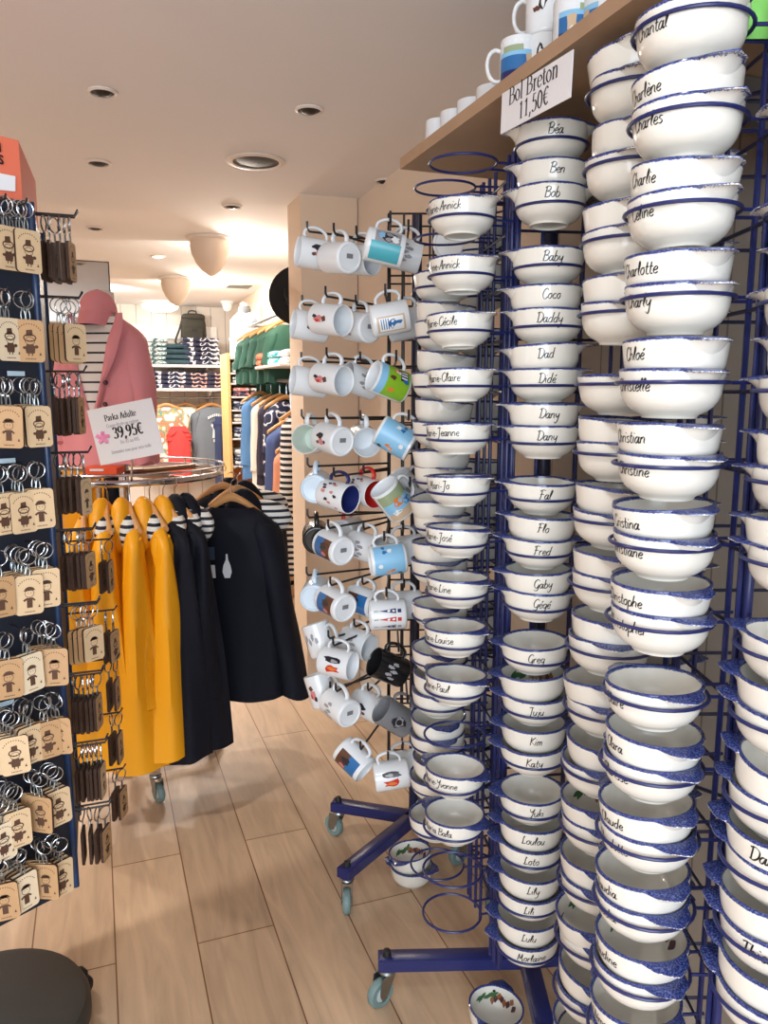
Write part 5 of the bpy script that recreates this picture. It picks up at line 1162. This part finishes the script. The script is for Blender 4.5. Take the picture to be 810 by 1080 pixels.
for i, (y, x, cs, nm) in enumerate(((5.52, 1.2, [(230, 120, 80), (236, 160, 120), (214, 90, 60)], 'orange'), (5.50, 1.38, [(236, 232, 220), (206, 200, 176), (230, 230, 226)], 'cream'), (5.22, 1.22, [(60, 190, 200), (226, 236, 236), (120, 205, 210)], 'turquoise'), (5.18, 1.40, [(236, 236, 230), (150, 170, 140), (226, 226, 220)], 'white and green'), (4.98, 1.25, [(236, 234, 228), (200, 206, 210), (230, 230, 228)], 'white'))):
    for k in range(2): folded((x, y, zs_ + .0105 + k * .045), .17, .22, .045, patchy('kids_print_' + nm.replace(' ', '_'), cs, 20), 'folded %s kids top on the short side shelf, %s one' % (nm, ['under', 'upper'][k]), 'kids tops on the side shelf', 400 + i * 3 + k)
# lower rail
zr3 = 1.66
r3 = thing('hanging_rail', 'long dark rail of jackets and knitwear on the side wall', 'rail'); MB().tube([(1.2, 4.2, zr3 - .06), (1.2, 6.6, zr3 + .02)], .013, 10).build('bar', BLACKW, r3)
for y in (4.3, 6.5): MB().tube([(1.2, y, zr3 - .06 + .08 * (y - 4.2) / 2.4), (XR2, y, zr3 - .06 + .08 * (y - 4.2) / 2.4)], .01, 8).build('bracket', BLACKW, r3)
BW = stripes('black_white_stripe', (232, 230, 226), (30, 30, 36), 2, .034, .5)
for i, (px, d, m, lab, W, L, z) in enumerate(((276, 6.35, mat('mid_blue_cotton', (84, 128, 176), .85, 0, .08, 8), 'mid blue top hanging farthest along the lower side rail', .34, .66, 1.52), (287, 6.1, mat('ivory_cotton', (232, 222, 208), .85), 'ivory top hanging between blue and dark tops', .34, .72, 1.50),
        (296, 5.75, mat('dark_plum_jersey', (46, 40, 56), .9), 'dark plum jacket hanging in the middle of the lower side rail', .36, .62, 1.50), (303, 5.45, NVW, 'navy and white printed top beside the dark plum jacket', .34, .55, 1.49), (307, 5.1, mat('denim_blue', (74, 92, 140), .85, 0, .1, 8), 'denim blue jacket hanging near the pillar', .36, .72, 1.34),
        (317, 4.72, mat('peach_knit', (222, 150, 114), .9, 0, .06, 10), 'peach top hanging close behind the pillar', .36, .70, 1.24), (323, 4.5, BW, 'long black and white striped dress hanging right behind the pillar', .32, .95, 1.44))):
    c = P(px, 460, d); c.z = z
    garment('hanging_knitwear', lab, 'top', c, (.97, .25, 0), m, W, L, .13, .5 if i != 3 else .3, .03, 90 + i, 'tops on the lower side rail', None, .06, 1.04, .05, .06)
    rr_ = max(.08, (zr3 - .06 + .08 * (c.y - 4.2) / 2.4) - z - .018)
    hanger(c + UP * .015, (.97, .25, 0), 'wooden hanger holding the ' + ' '.join(lab.split()[:5]), rr_, .16)
# hat behind the pillar edge
hc = P(316, 312, 4.35)
t = thing('black_hat', 'black wide-brimmed hat half hidden by the pillar edge', 'hat', hc, Matrix.Rotation(-TH, 3, 'Z') @ Matrix.Rotation(radians(80), 3, 'X'))
FELT = mat('black_felt', (20, 19, 20), .9)
MB().lathe([(.07, 0), (.12, -.004), (.165, .006), (.168, .010), (.12, .004), (.078, .010)], 36).build('brim', FELT, t)
MB().lathe([(.082, .0), (.08, .05), (.07, .09), (.04, .1), (.001, .092)], 30).build('crown', FELT, t)
MB().lathe([(.0835, .008), (.0828, .03)], 30).build('band', mat('hat_band', (60, 54, 50), .6), t)
pg = MB().tube([hc + Fv * .02, Vector((1.1, 4.05 + .0, hc.z))], .006, 8).build('hat_peg', STEEL); tag(pg, 'thin metal peg on the pillar carrying the black hat', 'peg')
# crates
def crate(x, y, z, w, dp, h, label):
    t = thing('wooden_crate', label, 'crate', (x, y, z), None, 'wooden crates by the side wall'); m = mat('crate_wood', (178, 138, 102), .7, 0, .15, 9)
    for s_ in (-1, 1):
        for k in range(3):
            MB().box((0, s_ * dp / 2, .06 + k * (h - .08) / 2.4), (w, .012, (h - .1) / 3.2), bev=.002).build('slat', m, t); MB().box((s_ * w / 2, 0, .06 + k * (h - .08) / 2.4), (.012, dp, (h - .1) / 3.2), bev=.002).build('slat', m, t)
        for s2 in (-1, 1): MB().box((s_ * (w / 2 - .015), s2 * (dp / 2 - .015), h / 2), (.03, .03, h), bev=.002).build('corner_post', m, t)
    MB().box((0, 0, .01), (w - .01, dp - .01, .016)).build('bottom', m, t)
    for k in range(3):
        folded((x - w / 4 + k * w / 4, y, z + .02 + .001), w / 4.4, dp * .8, h * .95, patchy('crate_white_%d' % k, [(236, 236, 232), (206, 214, 222), (238, 238, 236)], 20), 'white folded top filling %s, %s of three' % (label.replace('wooden crate', 'crate').replace('stacked on another', 'on another'), ORD[k]), 'tops in the crates', 600 + k)
for i, (x, y) in enumerate(((1.2, 6.45), (1.2, 5.85))):
    crate(x, y, 0, .42, .50, .36, 'wooden crate on the floor, %s' % ['by the shirt shelves', 'nearer the pillar'][i]); crate(x, y, .362, .42, .50, .36, 'wooden crate stacked on another, %s' % ['by the shirt shelves', 'nearer the pillar'][i])
